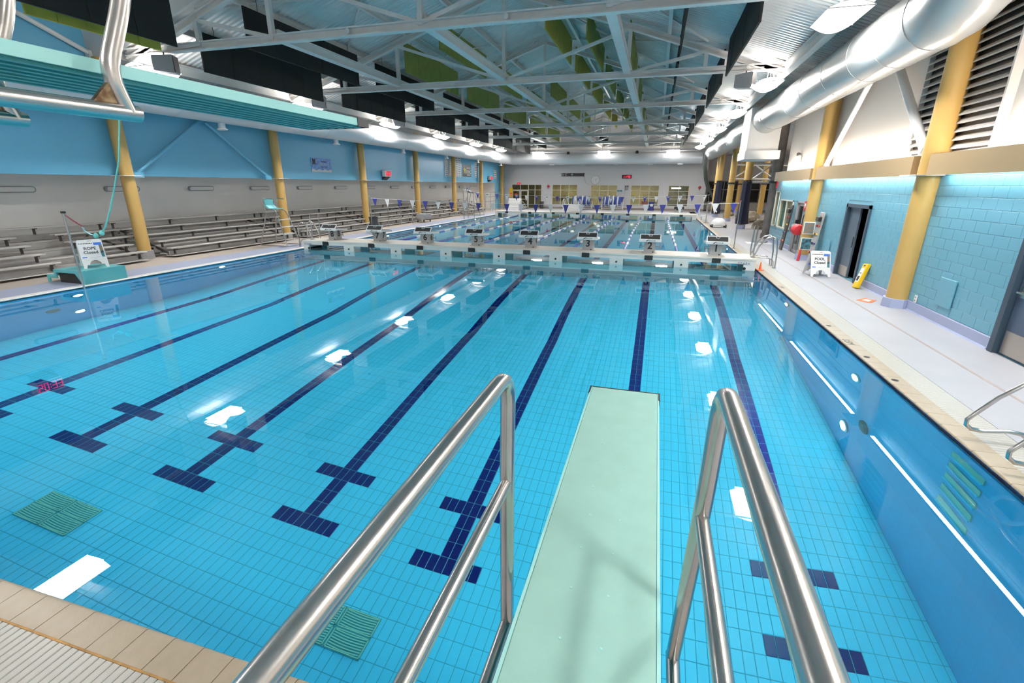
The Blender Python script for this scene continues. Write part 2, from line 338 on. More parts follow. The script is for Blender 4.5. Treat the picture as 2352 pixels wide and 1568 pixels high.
coping('coping_near', 'x', XL, XR, Y0, Y0-.22, .22, M['coping'], 'tan bullnose coping under the diving boards', near=lambda x: abs(x+3.2))
coping('coping_far', 'x', XL, XR, YE, YE+.25, .5, M['copewhite'], 'white coping at the far end')
# ---- gutter gratings
def grating(along, a0, a1, c0, c1, vis, label):
    root = thing('gutter_grating', label, 'grating'); P = .055
    ch = MB(); e = MB()
    if along == 'y':
        ch.box(c0, c1, a0, a1, -.05, DZ-.03); e.box(c0-.004, c0+.006, a0, a1, DZ-.03, DZ-.001)
    else:
        ch.box(a0, a1, c0, c1, -.05, DZ-.03); e.box(a0, a1, c1-.012, c1+.001, DZ-.03, DZ-.001)
    ch.build('channel', M['channel'], root); e.build('seal_strip', M['rust'], root)
    L = c1-c0; sm = MB(); hw = .0243
    if along == 'y': sm.cbox(-L/2, L/2, -hw, hw, -.03, 0, .004)
    else: sm.cbox(-hw, hw, -L/2, L/2-.012, -.03, 0, .004)
    me = sm.mesh('slat', M['slat']); rest = MB(); n = int((a1-a0)/P); cc = (c0+c1)/2; got = 0
    for k in range(n):
        a = a0+P*(k+.5)
        if vis(a) and got < 300:
            put('slat', me, root, (cc, a, DZ) if along == 'y' else (a, cc, DZ)); got += 1
        elif along == 'y': rest.box(c0, c1, a-hw, a+hw, DZ-.03, DZ)
        else: rest.box(a-hw, a+hw, c0, c1-.012, DZ-.03, DZ)
    if rest.v: rest.build('slat_run', M['slat'], root)['kind'] = 'stuff'
    return root
grating('y', -1, YE, 3.6, 3.95, lambda a: 4.3 < a < 19, 'ivory slatted gutter grating along the right pool deck')
grating('x', XL-.2, 3.6, .93, Y0-.22, lambda a: -5 < a < -1.3, 'ivory slatted gutter grating with rusty edge under the diving boards')
# ---- walls
HD = [(15.45,17.1,DZ,2.14),(7.6,9.42,DZ,2.16),(21.65,22.75,DZ,2.1)]; HW = [(23.4,25.72,.82,2.1),(26.05,26.85,.82,2.45)]
b = MB(); holes_mesh(b, -5, 27, 0, 3.05, [(h[0],h[1],h[2]-.1,h[3]) for h in HD]+HW, lambda u, v: (5.6, u, v))
for h in HD+HW:
    for (a, c) in ((h[0],h[0]),(h[1],h[1])): b.quad((5.6,a,h[2]),(5.85,a,h[2]),(5.85,a,h[3]),(5.6,a,h[3]))
    b.quad((5.6,h[0],h[3]),(5.85,h[0],h[3]),(5.85,h[1],h[3]),(5.6,h[1],h[3]))
    b.quad((5.6,h[0],h[2]),(5.85,h[0],h[2]),(5.85,h[1],h[2]),(5.6,h[1],h[2]))
b.quad((5.6,27,0),(5.85,27,0),(5.85,27,3.05),(5.6,27,3.05))
wr = struct(b.build('wall_right', M['mortar']), 'turquoise painted block wall')
BL, BH = .4, .2; bl = []
bm_ = MB(); bm_.cbox(-.002, .014, -BL/2+.003, BL/2-.003, -BH/2+.003, BH/2-.003, .003)   # one block face
blk = bm_.mesh('block', M['block']); rest = MB()
for r in range(14):
    zc = .28+BH*(r+.5)
    for k in range(-12, 70):
        yc = BL*(k+.5)+(BL/2 if r % 2 else 0)
        if yc+BL/2 > 27.02 or zc+BH/2 > 3.1: continue
        parts = [(yc-BL/2, yc+BL/2)]
        for h in HD+HW:
            if zc+BH/2-.05 > h[2] and zc-BH/2+.05 < h[3]:
                new = []
                for (a, c) in parts:
                    if c <= h[0]-.06 or a >= h[1]+.06: new.append((a, c)); continue
                    if a < h[0]-.1: new.append((a, h[0]-.06))
                    if c > h[1]+.1: new.append((h[1]+.06, c))
                parts = new
        for (a, c) in parts: bl.append((a, c, zc))
def brank(t):
    p = px(5.6, (t[0]+t[1])/2, t[2])
    return p[2] if p and -80 < p[0] < 2440 and t[1]-t[0] > .38 and t[1] > 8.9 else 1e9
bl.sort(key=brank)
for t in bl[:300]: put('block', blk, wr, (5.6-.008, (t[0]+t[1])/2, t[2]))
for t in bl[300:]: rest.cbox(5.59, 5.606, t[0]+.003, t[1]-.003, t[2]-BH/2+.003, t[2]+BH/2-.003, .003)
rest.build('block_field', M['block'], wr)['kind'] = 'stuff'
b = MB()
segs = [(-5,7.6),(9.5,15.37),(17.18,21.6),(22.8,27)]
for a, c in segs: b.prism([(5.6,DZ),(5.555,DZ),(5.575,DZ+.03),(5.578,DZ+.2),(5.6,DZ+.215)], lambda u, v, dd: (u, dd, v), a, c)
struct(b.build('baseboard_right', M['plinth']), 'lilac cove base of the block wall')
b = MB(); b.box(5.75,6.0,-5,26.3,3.05,6.1); b.box(5.62,6.0,-5,26.3,2.95,3.06)
wu = struct(b.build('wall_right_upper', M['uwall']), 'cream panel wall above the tan fascia')
b = MB(); b.quad((-17.9,-5,2.9),(-17.9,58,2.9),(-17.9,58,7),(-17.9,-5,7)); b.quad((-17.9,-5,7),(-17.9,12.7,7),(-17.9,12.7,9),(-17.9,-5,9)); b.quad((-17.9,54,0),(-17.9,58,0),(-17.9,58,2.9),(-17.9,54,2.9)); b.quad((-17.9,-5,2.9),(-17.9,58,2.9),(-18.1,58,2.9),(-18.1,-5,2.9))
struct(b.build('wall_left', M['bluewall']), 'blue wall above the bleacher recess')
b = MB(); b.quad((-19.7,-5,0),(-19.7,54,0),(-19.7,54,2.95),(-19.7,-5,2.95)); b.quad((-18.1,-5,2.9),(-18.1,54,2.9),(-19.7,54,2.95),(-19.7,-5,2.95)); b.quad((-19.7,54,0),(-17.9,54,0),(-17.9,54,2.9),(-19.7,54,2.95))
struct(b.build('wall_left_recess', M['greywall']), 'grey recess wall behind the bleachers')
FWY = 57.5
FWH = [(-16.86,-13.21,.06,2.74),(-11.9,-8.95,.52,2.74),(-7.39,-4.41,.52,2.72),(-2.88,.15,.52,2.7),(1.15,3.29,.52,2.68)]
b = MB(); holes_mesh(b, -17.9, 5.0, 0, 10, [(h[0],h[1],h[2]-.1 if h[2] < .1 else h[2],h[3]) for h in FWH], lambda u, v: (u, FWY, v))
for h in FWH:
    for u in h[:2]: b.quad((u,FWY,h[2]),(u,FWY+.2,h[2]),(u,FWY+.2,h[3]),(u,FWY,h[3]))
    for v in h[2:]: b.quad((h[0],FWY,v),(h[1],FWY,v),(h[1],FWY+.2,v),(h[0],FWY+.2,v))
b.quad((5.0,FWY,0),(5.0,62,0),(5.0,62,10),(5.0,FWY,10))
struct(b.build('wall_far', M['fwall'], fix=False), 'pale end wall with windows')
b = MB(); b.box(-13.1,5.0,FWY-.03,FWY+.01,DZ,.26); struct(b.build('baseboard_far', M['trim']), 'brown base strip of the far wall')
b = MB(); b.quad((-19.7,-5,0),(17,-5,0),(17,-5,10),(-19.7,-5,10)); struct(b.build('wall_near', M['fwall']), 'wall behind the diving boards')
# ---- roof
def slope(name, x0, x1, label, ya=-5, yb=58, lift=0):
    rz_ = lambda x: roof_z(x)+lift*(x-x1)/(x0-x1)
    mb = MB(); P = .2; n = int((yb-ya)/P); prev = None
    prof = [(0,0),(.055,0),(.085,.045),(.155,.045),(.185,0)]
    for k in range(n+1):
        for (dy, dz) in prof:
            y = min(ya+k*P+dy, yb); cur = ((x0,y,rz_(x0)+dz),(x1,y,rz_(x1)+dz))
            if prev: mb.quad(prev[0], prev[1], cur[1], cur[0])
            prev = cur
    if lift: mb.quad((x0,yb,roof_z(x0)),(x1,yb,roof_z(x1)),(x1,yb,rz_(x1)+.02),(x0,yb,rz_(x0)))
    o = struct(mb.build(name, M['deckroof'], fix=False), label)
    step = (x1-x0)/6
    for k in range(1, 6):
        x = x0+step*k; z = rz_(x)
        p = MB(); p.box(x-.06,x+.06,ya,yb,z-.22,z-.20); p.box(x-.06,x+.06,ya,yb,z-.03,z-.01); p.box(x-.015,x+.015,ya,yb,z-.2,z-.03)
        p.build('purlin', M['steelwhite'], o)
    return o
slope('ceiling_left', -18.6, -6.2, 'corrugated metal roof deck over the bleacher side', 12.7)
slope('ceiling_left_raised', -18.6, -6.2, 'raised corrugated roof deck over the tall diving board', -5, 12.7, 2.6)
slope('ceiling_right', 6.0, -6.2, 'corrugated metal roof deck over the block wall side')
b = MB(); b.quad((5.9,26.3,5.95),(17,26.3,5.95),(17,62,5.95),(5.9,62,5.95)); b.quad((6.0,-5,5.9),(17,-5,5.9),(17,26.3,5.9),(6.0,26.3,5.9)); struct(b.build('ceiling_leisure', M['greywall']), 'grey ceiling over the leisure area')
b = MB(); b.quad((17,26,0),(17,62,0),(17,62,6),(17,26,6)); b.quad((5,62,0),(17,62,0),(17,62,6),(5,62,6)); b.quad((6,26.3,0),(17,26.3,0),(17,26.3,6),(6,26.3,6))
struct(b.build('wall_leisure', M['greywall']), 'grey wall of the leisure area')
# ---- trusses
def ibeam(mb, p, q, w=.2, h=.22, t=.035):
    p, q = Vector(p), Vector(q); d = (q-p).normalized(); u = Vector((0,0,1)); a = d.cross(u).normalized(); up = a.cross(d).normalized()
    mb.bar(p+up*(h/2-t/2), q+up*(h/2-t/2), w, t); mb.bar(p-up*(h/2-t/2), q-up*(h/2-t/2), w, t); mb.bar(p, q, t, h-2*t)
ZB = 6.52
def truss():
    r = thing('roof_truss', '', 'truss')
    b = MB(); ibeam(b, (-16.3,0,ZB), (3.75,0,ZB)); 
    b.build('bottom_chord', M['steelwhite'], r)
    for x0, x1 in ((-16.3,-6.2),(3.75,-6.2)):
        b = MB(); ibeam(b, (x0,0,roof_z(x0)-.34), (x1,0,roof_z(x1)-.34), .18, .2); b.build('top_chord', M['steelwhite'], r)
    for x in (-13.4,-10.8,-6.2,-1.45,1.2):
        b = MB(); b.bar((x,0,ZB), (x,0,roof_z(x)-.34), .13, .13); b.build('post', M['steelwhite'], r)
    for (xa, xb) in ((-6.2,-10.8),(-6.2,-1.45),(-10.8,-13.4),(-1.45,1.2),(-13.4,-15.6),(1.2,3.1)):
        b = MB(); b.bar((xa,0,ZB+.05), (xb,0,roof_z(xb)-.4), .1, .1); b.build('diagonal', M['steelwhite'], r)
    for x in (-14.6,-8.3,-3.9,2.6):
        b = MB(); b.cyl((x,-.11,ZB), (x,-.125,ZB), .07, 10); b.build('bolt_plate', M['steelwhite'], r)
    return r
t0 = truss()
for k, y in enumerate(TRY):
    o = t0 if k == 0 else copy_tree(t0)
    o.location = (0, y, 0); tag(o, f'white steel roof truss, {ORD[k]} counted from the diving boards', 'truss', 'roof trusses')
for (x, z, nm, lab) in ((-10.8,6.66,'tie_beam','white tie beam running lengthwise between bleachers and ridge'),(-6.2,6.66,'tie_beam','white tie beam running lengthwise under the ridge'),(-1.45,6.66,'tie_beam','white tie beam running lengthwise between ridge and block wall')):
    r = thing(nm, lab, 'beam'); b = MB(); b.box(x-.09,x+.09,12.9,57.3,z-.1,z+.1); b.build('web', M['steelwhite'], r)
    b = MB(); b.box(x-.13,x+.13,12.9,57.3,z-.13,z-.1); b.build('lower_flange', M['steelwhite'], r); b = MB(); b.box(x-.13,x+.13,12.9,57.3,z+.1,z+.13); b.build('upper_flange', M['steelwhite'], r)
    if x == -6.2:
        b = MB(); b.box(x-.15,x+.15,12.86,12.9,z-.16,z+.16); b.build('end_plate', M['steelwhite'], r); text('lettering', 'S', .25, (x, 12.85, z), FACE_NEAR, M['ink'], r)
for (x, lab) in ((3.75,'white eave beam along the top of the block wall side'),(-16.3,'white eave beam above the left duct')):
    r = thing('eave_beam', lab, 'beam'); b = MB(); ibeam(b, (x,-4.9 if x > 0 else 12.8,6.38), (x,57.4,6.38), .22, .34, .04); b.build('web', M['steelwhite'], r)
    b = MB(); b.box(x-.03,x+.03,-4.9 if x > 0 else 12.8,57.4,6.55,6.6); b.build('clip_rail', M['steelwhite'], r)
# thin sway rods lying just under the roof deck
for k in range(1, 7):
    for xs, xe, cn in ((-13.4,-6.6,'ceiling_left'),(1.2,-5.8,'ceiling_right')):
        ye = min(TRY[k]+7.1, 57.2); par = bpy.data.objects[cn]
        MB().bar((xs,TRY[k],roof_z(xs)-.1),(xe,ye,roof_z(xe)-.1), .05, .05).build('sway_rod', M['steelwhite'], par); MB().bar((xs,ye,roof_z(xs)-.1),(xe,TRY[k],roof_z(xe)-.1), .05, .05).build('sway_rod', M['steelwhite'], par)
# ---- baffles
ROWS = [(-14.0,5.98,'baffle','black',1),(-12.2,6.5,'baffle','black',1),(-10.75,7.2,'green','green',2),(-9.15,7.95,'green','green',2),(-7.5,8.4,'green','green',4),(-4.7,8.33,'ygreen','yellow-green',2),(-3.1,7.9,'green','green',2),(-1.5,7.4,'green','green',2),(.3,6.9,'baffle','black',0),(1.85,6.15,'baffle','black',1)]
for ri, (x, z, mt, cn, k0) in enumerate(ROWS):
    for k in range(0 if k0 < 2 else k0, 7):
        y0, y1 = TRY[k]+.55, min(TRY[k]+6.35, 57)
        xx = x
        if ri == 0 and k == 0: y0 = 8.8
        if ri == 1 and k == 0: y1 = 11.65; xx = -13.0
        if k0 == 0 and k > 5: continue
        zz, mm, cc = (6.25, 'ygreen', 'yellow-green') if (ri == 0 and k == 0) else (6.2 if ri == 1 and k == 0 else z, mt, cn)
        r = thing('acoustic_baffle', f'{cc} hanging baffle, {ORD[ri]} row from the blue wall, {ORD[k]} bay from the boards', 'baffle', (xx, y0, zz), 0, 'hanging acoustic baffles')
        n = 5; L = (y1-y0)/n
        for q in range(n):
            b = MB(); b.cbox(-.03+.004*(q % 2),.03+.004*(q % 2),L*q+.004,L*(q+1)-.004,0,1.12,.006); b.build('panel', M[mm], r)
        for q in (.6, (y1-y0)-.6):
            b = MB(); b.cyl((0,q,1.12),(0,q,max(1.2,roof_z(xx)-zz-.02)), .008, 6); b.build('hanger', M['darkgrey'], r)
# ---- ducts
def rings(o, pts, rad, m, step=1):
    for (p, q) in pts: b = MB(); b.cyl(p, q, rad, 28); b.build('seam', m, o, smooth=30)
r = thing('ventilation_duct', 'large silver spiral duct above the block wall side', 'duct')
pts = [(4.55,9.9,7.2),(4.55,9.98,6.6),(4.55,10.2,6.1),(4.55,10.55,5.77),(4.55,11.0,5.62),(4.55,11.5,5.6)]
MB().tube(pts, .6, 36).build('elbow', M['duct'], r, smooth=40)
MB().tube([(4.55,11.5+k*.25,5.6) for k in range(0,158)], [.6+.0035*(k % 2) for k in range(158)], 36).build('pipe', M['duct'], r, smooth=25)
rings(r, [((4.55,y-.012,5.6),(4.55,y+.012,5.6)) for y in [11.5,12.9,14.3,16.2,18.4,20.6,24.5,31,36,41,46]], .612, M['duct'])
for y in (13.2,16.8,20.2,23.6,33,38,43):
    MB().cyl((4.55,y,6.2),(4.55,y,6.5), .008, 6).build('hanger', M['darkgrey'], r)
r = thing('ventilation_duct', 'white spiral duct along the blue wall', 'duct')
MB().tube([(-16.4,-4.8+k*.3,5.42) for k in range(0,195)], [.55+.003*(k % 2) for k in range(195)], 32).build('pipe', M['ductw'], r, smooth=25)
MB().tube([(-16.4+.9*(1-math.cos(a)),53.4+1.6*math.sin(a),5.42) for a in [R90*k/6 for k in range(7)]], .55, 32).build('elbow', M['ductw'], r, smooth=40)
for k in range(-1, 6):
    y = 16.0+7.1*k; b = MB(); b.lathe((-16.4,y,4.62), [(.16,0),(.19,.02),(.19,.05),(.13,.07),(.12,.3)], 18); b.build('nozzle', M['ductw'], r, smooth=40)
rings(r, [((-16.4,y-.012,5.42),(-16.4,y+.012,5.42)) for y in (10,14,18,22,26,30,35,40,45,50)], .562, M['ductw'])
r = thing('ventilation_duct', 'white duct across the far end wall', 'duct')
MB().tube([(-15.4+k*.5,55,5.42) for k in range(0,40)], [.57+.003*(k % 2) for k in range(40)], 32).build('pipe', M['ductw'], r, smooth=25)
for x in (-11.5,-8,-4.5,-1,2): MB().box(x-.25,x+.25,54.75,55.25,4.78,4.88).build('grille', M['ductw'], r)
r = thing('duct_plenum', 'white square duct plenum under the silver duct', 'plenum')
b = MB(); b.prism([(3.85,26.2),(5.2,26.2),(5.2,28.8),(4.3,28.8),(3.85,28.3)], lambda u, v, dd: (u, v, dd), 4.25, 6.1); b.build('casing', M['white'], r)
b = MB(); b.prism([(3.8,26.1),(5.3,26.1),(5.3,28.9),(4.25,28.9),(3.8,28.35)], lambda u, v, dd: (u, v, dd), 3.88, 4.25); b.build('skirt', M['white'], r)
# ================================================================== LAMPS
def area(name, loc, rot, sx, sy, watt, col, parent=None):
    l = bpy.data.lights.new(name, 'AREA'); l.shape = 'RECTANGLE'; l.size = sx; l.size_y = sy; l.energy = watt; l.color = col; l.cycles.is_caustics_light = True
    o = bpy.data.objects.new(name, l); COL.objects.link(o); o.location = loc; o.rotation_euler = rot
    if parent: o.parent = parent
    return o
def lamp(x, y, z, label, rz=0, watt=None, group='pendant lamps'):
    r = thing('pendant_lamp', label, 'lamp', (x, y, z), rz, group)
    up_ = [(-.4+.08*k, .06+.10*math.sin(PI*k/10)) for k in range(11)]; lo_ = [(-.4+.08*k, .05-.15*math.sin(PI*k/10)) for k in range(11)]
    MB().prism(up_+[(u, v+.015) for u, v in up_[::-1]], lambda u, v, dd: (u, dd, v), -.62, .62).build('reflector', M['white'], r, smooth=30)
    MB().prism([(-.4,.055)]+lo_[1:-1]+[(.4,.055)]+[(u, v-.005) for u, v in up_[::-1][1:-1]], lambda u, v, dd: (u, dd, v), -.6, .6).build('lens', M['lampglow'], r, smooth=30)
    for q in (-.62, .6): MB().box(-.41,.41,q,q+.02,.04,.065).build('end_frame', M['white'], r)
    for s in (-.4, .4): b = MB(); b.cyl((0,s,.14),(0,s*.4,(6.42 if y < 53 else roof_z(x)-.1)-z), .01, 6); b.build('hanger', M['steelwhite'], r)
    b = MB(); b.tube([(.1,.3,.14),(.22,.25,.3),(.12,.1,.45),(.05,0,6.45-z)], .012, 6); b.build('cable', M['steelwhite'], r)
    area('lamp_light', (0,0,-.11), (0,0,0), .56, 1.16, watt or LAMP_W, (1,.98,.95), r)
    u = area('roof_fill_light', (0,0,.18), (PI,0,0), .5, 1.16, (watt or LAMP_W)*ROOF_FILL, (1,.98,.95), r); u.data.cycles.is_caustics_light = False  # added upward fill that brightens the roof, not part of the fixture
    return r
for k in range(1, 7):
    lamp(-15.4, TRY[k], 5.93, f'bright pendant lamp on the bleacher side, {ORD[k-1]} counted from the diving boards')
    lamp(3.3, TRY[k], 5.93, f'bright pendant lamp beside the silver duct, {ORD[k-1]} counted from the diving boards')
for x, l in ((-12.7,'nearest the blue wall'),(-5.7,'in the middle'),(1.15,'nearest the block wall side')): lamp(x, 53.4, 5.75, f'bright pendant lamp before the far duct, {l}', R90).rotation_euler = (0, .75, R90)
for x, y, l in ((-12.05,5.36,'over the near left pool corner'),(3.3,5.65,'over the near right pool corner'),(-13.5,-1.5,'added out of view behind the tall diving board'),(-5,-1.5,'added out of view behind the diving boards'),(3.3,-1.5,'added out of view behind the block wall end of the boards')): lamp(x, y, 5.93, f'pendant lamp {l}', watt=NEAR_W)  # lamps behind the boards are unseen, added to light the near area
for k, (x, y) in enumerate(((-14.75,12.8),(-14.75,19.95),(-14.75,27.1),(2.55,19.95))):
    r = thing('loudspeaker', f'grey box loudspeaker beside the {"bleacher side" if x < 0 else "duct side"} lamp, {ORD[k if k < 3 else 0]} from the boards', 'speaker', (x, y-.1, 6.0), .5 if x < 0 else -.5)
    b = MB(); b.prism([(-.28,-.2),(.28,-.26),(.28,.24),(-.28,.2)], lambda u, v, dd: (u, dd, v+.1), -.2, .2); b.build('cabinet', M['grey'], r)
    b = MB(); b.box(.28,.3,-.18,.18,-.12,.32); b.build('grille', M['black'], r); b = MB(); b.cyl((0,0,.3),(0,0,.42), .02, 8); b.build('bracket', M['darkgrey'], r)
# ================================================================== COLUMNS, FASCIA, LOUVRE
for k, y in enumerate(TRY):
    r = thing('support_column', f'ochre round column before the bleachers, {ORD[k]} counted from the diving boards', 'column', (-17.56, y, DZ), 0, 'ochre columns on the bleacher side')
    MB().lathe((0,0,0), [(.205,.3),(.205,6.4)], 24).build('shaft', M['yellow'], r, smooth=40)
    MB().lathe((0,0,0), [(.27,0),(.265,.3)], 24).build('base', M['grey'], r, smooth=40)
    MB().box(-.3,.3,-.32,.32,2.83,2.85).build('collar_plate', M['steelwhite'], r)
for k, y in enumerate((12.62, 20.2)):
    r = thing('support_column', f'thick ochre column at the block wall, {"nearer the diving boards" if k == 0 else "beside the posters"}', 'column', (5.5, y, DZ), 0, 'ochre columns at the block wall')
    MB().lathe((0,0,0), [(.235,.2),(.235,6.0)], 28).build('shaft', M['yellow'], r, smooth=40)
    MB().lathe((0,0,0), [(.31,0),(.3,.2)], 8).build('base', M['plinth'], r); MB().box(-.42,.2,-.36,.36,2.82,2.84).build('collar_plate', M['steelwhite'], r)
for (ya, za, yb, zb, lab) in ((13.3,3.0,16.2,5.0,'beside the second ochre column'),(19.4,3.0,16.5,5.0,'beside the third ochre column')):
    r = thing('wall_brace', f'blue diagonal wall brace {lab}', 'brace'); MB().cyl((-17.72,ya,za),(-17.72,yb,zb), .06, 12).build('tube', M['bluewall'], r, smooth=40); MB().box(-17.85,-17.65,ya-.18,ya+.18,za-.15,za+.03).build('gusset', M['bluewall'], r)
r = thing('wall_brace', 'white diagonal pipe brace high on the blue wall', 'brace'); MB().cyl((-17.75,9.0,7.9),(-17.75,12.75,6.55), .07, 14).build('tube', M['white'], r, smooth=40); MB().box(-17.85,-17.68,12.6,12.95,6.35,6.65).build('gusset', M['white'], r)
r = thing('corner_post', 'white steel post at the blue wall under the raised roof', 'post', (-17.75, 13.2, 5.0)); MB().box(-.1,.1,-.1,.1,0,1.05).build('web', M['white'], r); MB().box(-.12,.12,-.12,.12,0,.04).build('base_plate', M['white'], r)
for (ya, za, yb, zb, rr, lab) in ((13.25,3.42,15.75,5.6,.1,'beside the louvre'),(19.9,3.36,17.3,5.6,.08,'beside the emergency light')):
    r = thing('wall_brace', f'white diagonal brace on the cream wall {lab}', 'brace'); MB().cyl((5.55,ya,za),(5.55,yb,zb), rr, 14).build('tube', M['white'], r, smooth=40); MB().box(5.48,5.62,ya-.12,ya+.12,za-.14,za+.05).build('gusset', M['grey'], r)
for k, (a, c, lab) in enumerate(((-4.8,12.3,'nearest the boards above the second door'),(12.98,19.85,'above the open dark door'),(20.55,26.2,'above the office window'))):
    r = thing('light_fascia', f'tan boxed light fascia {lab}', 'fascia'); n = max(1, round((c-a)/2.9)); L = (c-a)/n
    for q in range(n): MB().box(5.27,5.30,a+L*q+.003,a+L*(q+1)-.003,2.885,3.29).build('panel', M['tan'], r)
    for y in (a, c-.03): MB().box(5.30,5.56,y,y+.03,2.885,3.29).build('end_return', M['tan'], r)
    MB().box(5.42,5.52,a+.1,c-.1,3.03,3.12).build('lamp_tray', M['white'], r)
    m = (a+c)/2; L2 = c-a-.5
    area('cove_light', (5.47,m,3.0), (0,0,0), .08, L2, COVE_DN*L2, (.93,1,.98), r); area('cove_light', (5.47,m,3.16), (PI,0,0), .08, L2, COVE_UP*L2, (1,.86,.72), r)
r = thing('wall_louvre', 'dark slatted air louvre on the cream wall above the fascia', 'louvre')
MB().box(5.70,5.748,11.12,14.22,3.36,5.9).build('backing', M['black'], r)
for y in (11.1, 14.2): MB().box(5.6,5.75,y,y+.05,3.34,5.92).build('frame', M['uwall'], r)
b = MB(); b.bar((0,11.14,-.07),(0,14.2,-.07), .0, .0); sl = MB(); sl.prism([(5.60,.0),(5.73,.12),(5.73,.135),(5.60,.03)], lambda u, v, dd: (u, dd, v), 11.15, 14.2); slm = sl.mesh('slat', mat('louvre_slat', (.52,.49,.46), .5))
for k in range(16): put('slat', slm, r, (0, 0, 3.38+.155*k))
# ================================================================== DOORS AND WINDOWS IN THE BLOCK WALL
def box_room(name, x0, x1, y0, y1, z0, z1, m, label, skip):
    b = MB(); P = lambda *t: t
    F = {'x0': [(x0,y0,z0),(x0,y1,z0),(x0,y1,z1),(x0,y0,z1)], 'x1': [(x1,y0,z0),(x1,y1,z0),(x1,y1,z1),(x1,y0,z1)], 'y0': [(x0,y0,z0),(x1,y0,z0),(x1,y0,z1),(x0,y0,z1)], 'y1': [(x0,y1,z0),(x1,y1,z0),(x1,y1,z1),(x0,y1,z1)], 'z0': [(x0,y0,z0),(x1,y0,z0),(x1,y1,z0),(x0,y1,z0)], 'z1': [(x0,y0,z1),(x1,y0,z1),(x1,y1,z1),(x0,y1,z1)]}
    for k, q in F.items():
        if k not in skip: b.quad(*q)
    return struct(b.build(name, m), label)
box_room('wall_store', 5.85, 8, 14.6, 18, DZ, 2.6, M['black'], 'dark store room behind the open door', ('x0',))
box_room('wall_office', 5.85, 9, 21, 27.2, DZ, 2.7, M['olive'], 'dim office behind the block wall windows', ('x0',))
def frame3(mb, y0, y1, z0, z1, w, x0, x1, sill=False):
    mb.box(x0,x1,y0,y0+w,z0,z1); mb.box(x0,x1,y1-w,y1,z0,z1); mb.box(x0,x1,y0,y1,z1-w,z1)
    if sill: mb.box(x0,x1,y0,y1,z0,z0+w)
d1 = bpy.data.objects.new('door_1', None); COL.objects.link(d1); struct(d1, 'slate blue doorway with a dark gap'); d1.location = (5.6, 16.27, DZ)
b = MB(); frame3(b, -.88, .88, 0, 2.12, .1, -.05, .12); b.build('door_frame', M['slate'], d1)
lf = MB().cbox(.05,.1,.02,.78,.01,2.02,.004).build('leaf', M['slate2'], d1); MB().box(.043,.05,.06,.74,.03,.32).build('kick_plate', M['kick'], lf); MB().box(.02,.05,.05,.09,.9,1.2).build('pull_handle', M['steel'], lf)
lf = MB().cbox(.1,.72,-.8,-.75,.01,2.02,.004).build('leaf', M['slate'], d1)
d2 = bpy.data.objects.new('door_2', None); COL.objects.link(d2); struct(d2, 'slate blue closed door with steel kick plate'); d2.location = (5.6, 8.51, DZ)
b = MB(); frame3(b, -.92, .92, 0, 2.14, .12, -.06, .12); b.build('door_frame', M['slate'], d2)
lf = MB().cbox(.03,.08,-.79,.79,.01,2.0,.004).build('leaf', mat('dark_blue_door', (.07,.10,.16), .4), d2); MB().box(.022,.03,-.75,.75,.03,.4).build('kick_plate', M['kick'], lf)
b = MB(); b.cyl((.03,.66,1.04),(-.06,.66,1.04), .016, 10); b.bar((-.05,.68,1.04),(-.05,.5,1.04), .03, .03); b.box(.015,.03,.6,.72,.95,1.13); b.build('lever_handle', M['steel'], lf)
d3 = bpy.data.objects.new('door_3', None); COL.objects.link(d3); struct(d3, 'grey framed glass office door'); d3.location = (5.6, 22.2, DZ)
b = MB(); frame3(b, -.55, .55, 0, 2.04, .07, -.03, .1); b.build('door_frame', M['grey'], d3)
b = MB(); frame3(b, -.46, .46, .02, 1.95, .1, .02, .06, True); lf = b.build('leaf', M['grey'], d3); MB().box(.035,.042,-.36,.36,.12,1.85).build('pane', M['darkwin'], lf)
MB().box(-.03,.02,.3,.36,.8,1.3).build('pull_handle', M['black'], lf)
for n, (a, c, z0, z1) in enumerate(HW):
    o = bpy.data.objects.new(f'window_{n+1}', None); COL.objects.link(o); struct(o, 'office window in the block wall'); o.location = (5.6, (a+c)/2, z0); h = (c-a)/2
    b = MB(); frame3(b, -h, h, 0, z1-z0, .06, -.03, .1, True); b.build('window_frame', M['ivory'], o)
    if n == 0: MB().box(-.02,.08,-.03,.03,.05,z1-z0-.05).build('mullion', M['ivory'], o)
    cuts = [(-h+.06,-.03),(.03,h-.06)] if n == 0 else [(-h+.06,h-.06)]
    for (p, q) in cuts: MB().box(.03,.038,p,q,.06,z1-z0-.06).build('pane', M['glass'], o)
